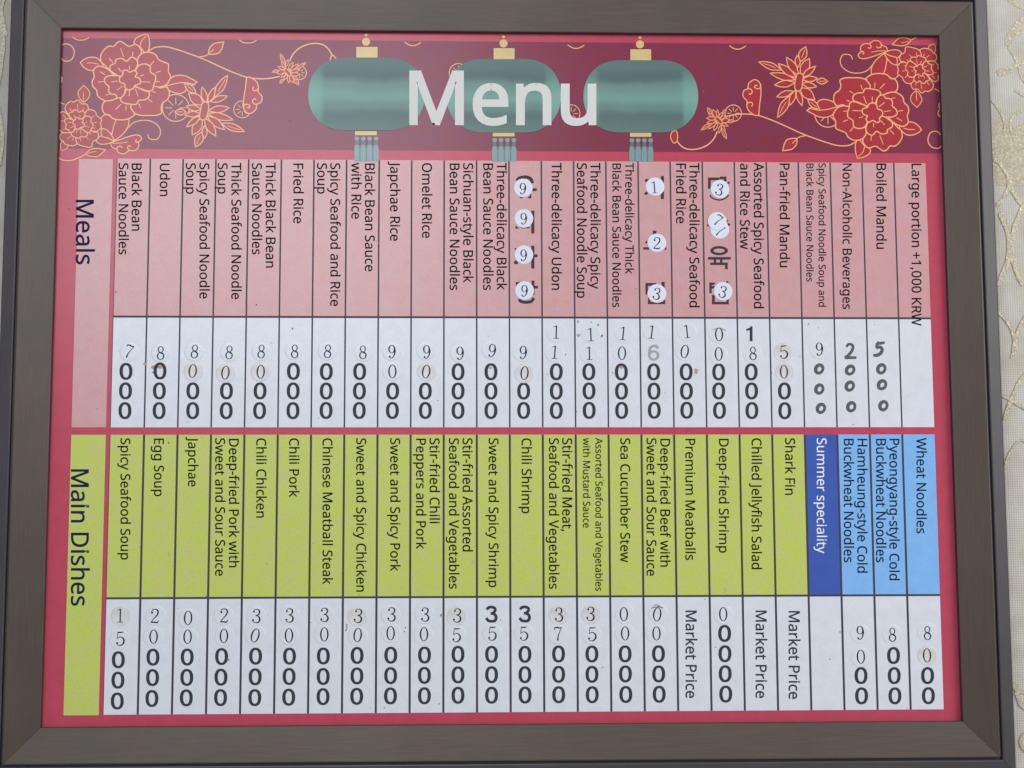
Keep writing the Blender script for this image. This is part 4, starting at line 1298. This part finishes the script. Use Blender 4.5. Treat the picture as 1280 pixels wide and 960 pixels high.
# big title
g = G()
text(g, 'Menu', 513.2, 155.0, 743.9, 155.0, HL + .00006, down=False, bold=13)
g.build('menu_title', MT['title'], board)


# ------------------------------------------------------------------ wear on the print
def spot(g, x, y, r, h, mi=0, n=11, sq=1.0):
    P = [(x + r * rnd.uniform(.65, 1.2) * math.cos(2 * math.pi * i / n), y + sq * r * rnd.uniform(.65, 1.2) * math.sin(2 * math.pi * i / n)) for i in range(n)]
    g.fill(smooth(P, True, 3), h, mi)


HD = 0.00037
g = G()
for x, y, r, mi, sq in ((191, 465.5, 1.3, 0, 1.0), (193, 459, 4.5, 1, .8), (200, 458, 3.5, 1, .9), (181, 455, 2, 1, 1), (747.7, 406, 1.6, 2, 1.2), (752.6, 419.6, 1.7, 0, .8), (750.5, 421, 1.3, 2, .7),
                        (723, 419, 2.4, 2, .8), (722.6, 402, 1.6, 2, 1), (739, 403, 1.2, 2, .8), (707, 443, 1.0, 0, 1), (433.3, 783, 1.2, 1, 3.6), (432.4, 788, 1.1, 0, 1),
                        (505.5, 789.5, .9, 0, 1), (551.3, 769, 1.1, 0, 1.6), (626, 775, .9, 2, 1), (746.2, 776, 1.2, 2, 1), (753.5, 834.5, 1.1, 2, 1), (549, 879.5, 1.3, 2, 1), (480.5, 885, 1.2, 2, .8),
                        (894.5, 809, 1.0, 2, 1), (964.3, 466.3, 1.1, 0, 1.3), (1000, 445.5, .9, 2, 1), (547, 500.6, .9, 2, 1), (720.6, 514.7, 1.0, 0, 1), (777, 459, 3.4, 1, .6), (766, 466, 1.3, 2, 1), (870, 464, 3.0, 1, 1.2),
                        (613, 460, 2.6, 2, .6), (653, 456.8, 3.2, 0, .5), (286, 456, 1.4, 0, .7), (388.5, 778.2, .9, 2, 1), (1010.6, 405, 1.2, 2, 1), (1037.5, 824, 1.1, 2, 1), (1050, 790, 1.0, 2, 1.5)):
    spot(g, x, y, r, HD, mi, sq=sq)
g.ribbon(smooth([(891, 412.5), (895, 410.6), (898.8, 409.6), (903, 411), (908, 413.2)]), [.8 if 0 < i < 20 else .2 for i in range(21)], 0.00105, 2)
g.ribbon(smooth([(814, 760.2), (819, 758.9), (824, 758.4), (829, 760.0)]), [.5] + [1.0] * 14 + [.4], 0.00105, 0)
g.ribbon(smooth([(817, 757.2), (821, 755.8), (826, 758.5)]), .7, 0.00107, 0)
for x, y, s_ in ((470, 300, 1), (735, 365, 1), (1010, 330, 1), (210, 690, 1), (590, 700, 1), (905, 735, 1), (1150, 380, 1)):
    g.ribbon(smooth([(x, y), (x + rnd.uniform(1, 3), y + rnd.uniform(2, 4)), (x + rnd.uniform(-1, 3), y + rnd.uniform(6, 9))]), [.15] + [.5] * 10 + [.1], HD + .0001, 2)
g.build('stain', [MT['dirt'], MT['brown'], MT['smudge']], board)
g = G()
for _ in range(85):
    x, y = rnd.uniform(80, 1165), rnd.uniform(60, 890)
    spot(g, x, y, rnd.choice((.45, .5, .55, .7, .95)), 0.00047, 0, 7, rnd.uniform(.7, 1.5))
sp = g.build('dirt_specks', [MT['dirt']], board)
tag(sp, kind='stuff')


# ------------------------------------------------------------------ loose things on the board
def disc_mesh(name, mat, r=0.0107, t=0.00028):
    prof = [(0.0, t), (.55, t), (.86, t * .98), (.95, t * .85), (.985, t * .5), (1.0, 0.0)]
    n = 32
    v, f = [(0, -prof[0][1], 0)], []
    for q, hh in prof[1:]:
        for i in range(n):
            a = 2 * math.pi * i / n
            v.append((r * q * math.cos(a), -hh, r * q * math.sin(a)))
    for i in range(n):
        f.append((0, 1 + (i + 1) % n, 1 + i))
        for k in range(len(prof) - 2):
            a, b = 1 + k * n, 1 + (k + 1) * n
            f.append((a + i, a + (i + 1) % n, b + (i + 1) % n, b + i))
    me = bpy.data.meshes.new(name)
    me.from_pydata(v, [], f)
    me.materials.append(mat)
    for p in me.polygons:
        p.use_smooth = True
    me.update()
    for p in me.polygons:
        if p.normal.y > 0:
            p.flip()
    me.update()
    return me


DISC = dict(clear=disc_mesh('clear_sticker', MT['clear']), yellowed=disc_mesh('yellowed_sticker', MT['tan']), white=disc_mesh('paper_sticker', MT['paper'], 0.0105, 0.00035))
MMPX = (at(641, 480) - at(640, 480)).length
NUM = {}


def num_mesh(d, hpx, mat):
    key = (d, hpx)
    if key not in NUM:
        g = G()
        hm = hpx * MMPX
        shapes_into(g, THIN[d], lambda x, y, li: (x * hm, -li * 0.000015, (y - .5) * hm))
        me = bpy.data.meshes.new('numeral')
        me.from_pydata(g.v, [], g.f)
        me.materials.append(mat)
        me.update()
        for p in me.polygons:
            if p.normal.y > 0:
                p.flip()
        me.update()
        NUM[key] = me
    return NUM[key]


def sticker(d, x, y, tilt, kind, label, group, sx=None, sy=None, h=HC + 0.00002, hpx=17.2, dz=0.0003):
    """disc stuck on the board with its own numeral"""
    o = bpy.data.objects.new('number_sticker', DISC[kind])
    COL.objects.link(o)
    o.location = at(sx if sx else x, sy if sy else y, h)
    tag(o, label, 'sticker', group)
    n = bpy.data.objects.new('numeral', num_mesh(d, hpx, MT['thin']))
    COL.objects.link(n)
    n.parent = o
    n.location = at(x, y, h + dz) - o.location
    n.rotation_euler = (0, math.radians(tilt), 0)
    return o


for d, x, y, tilt, kind, label in STICK:
    sticker(d, x, y, tilt, kind, label, 'round price stickers', sx=x + rnd.uniform(-1.2, 1.2), sy=y + rnd.uniform(-1.0, 1.2))
for d, x, y, nx, ny, tilt, label in (
        ('9', 653.9, 234.8, 653.6, 235.8, 4, 'white paper sticker with black 9, topmost of the four in one pink column'),
        ('9', 654.7, 273.1, 654.8, 273.3, 0, 'white paper sticker with black 9, second from top of the four'),
        ('9', 654.7, 318.4, 654.6, 319.2, 2, 'white paper sticker with black 9, third from top of the four'),
        ('9', 655.5, 363.3, 655.6, 363.6, 5, 'white paper sticker with black 9, lowest of the four in one pink column'),
        ('1', 818.8, 233.3, 818.0, 234.0, -4, 'white paper sticker with black 1 on the pink column'),
        ('2', 820.9, 303.6, 821.3, 304.0, 3, 'white paper sticker with black 2 between white 1 and white 3'),
        ('3', 821.1, 366.9, 820.9, 367.2, 12, 'white paper sticker with black 3 below the white 2 sticker'),
        ('3', 899.8, 236.4, 899.2, 237.0, 14, 'white paper sticker with slanted 3 at the top of its pink column'),
        ('3', 903.8, 364.2, 903.5, 364.7, 16, 'white paper sticker with slanted 3 beside the word Stew, below the old Korean letter')):
    sticker(d, nx, ny, tilt, 'white', label, 'white number stickers', x, y, h=HT + .00003, hpx=15.4, dz=0.00037)
sticker('7', 899.5, 288.3, 34, 'white', 'white paper sticker half covered by the tilted 7 sticker', 'white number stickers', 899.6, 286.9, h=HT + .00003, hpx=15.4, dz=0.00037)
sticker('7', 897.5, 275.3, 34, 'white', 'white paper sticker with strongly tilted black 7 overlapping another sticker', 'white number stickers', 896.4, 276.5, h=HT + .00045, hpx=15.4, dz=0.00037)
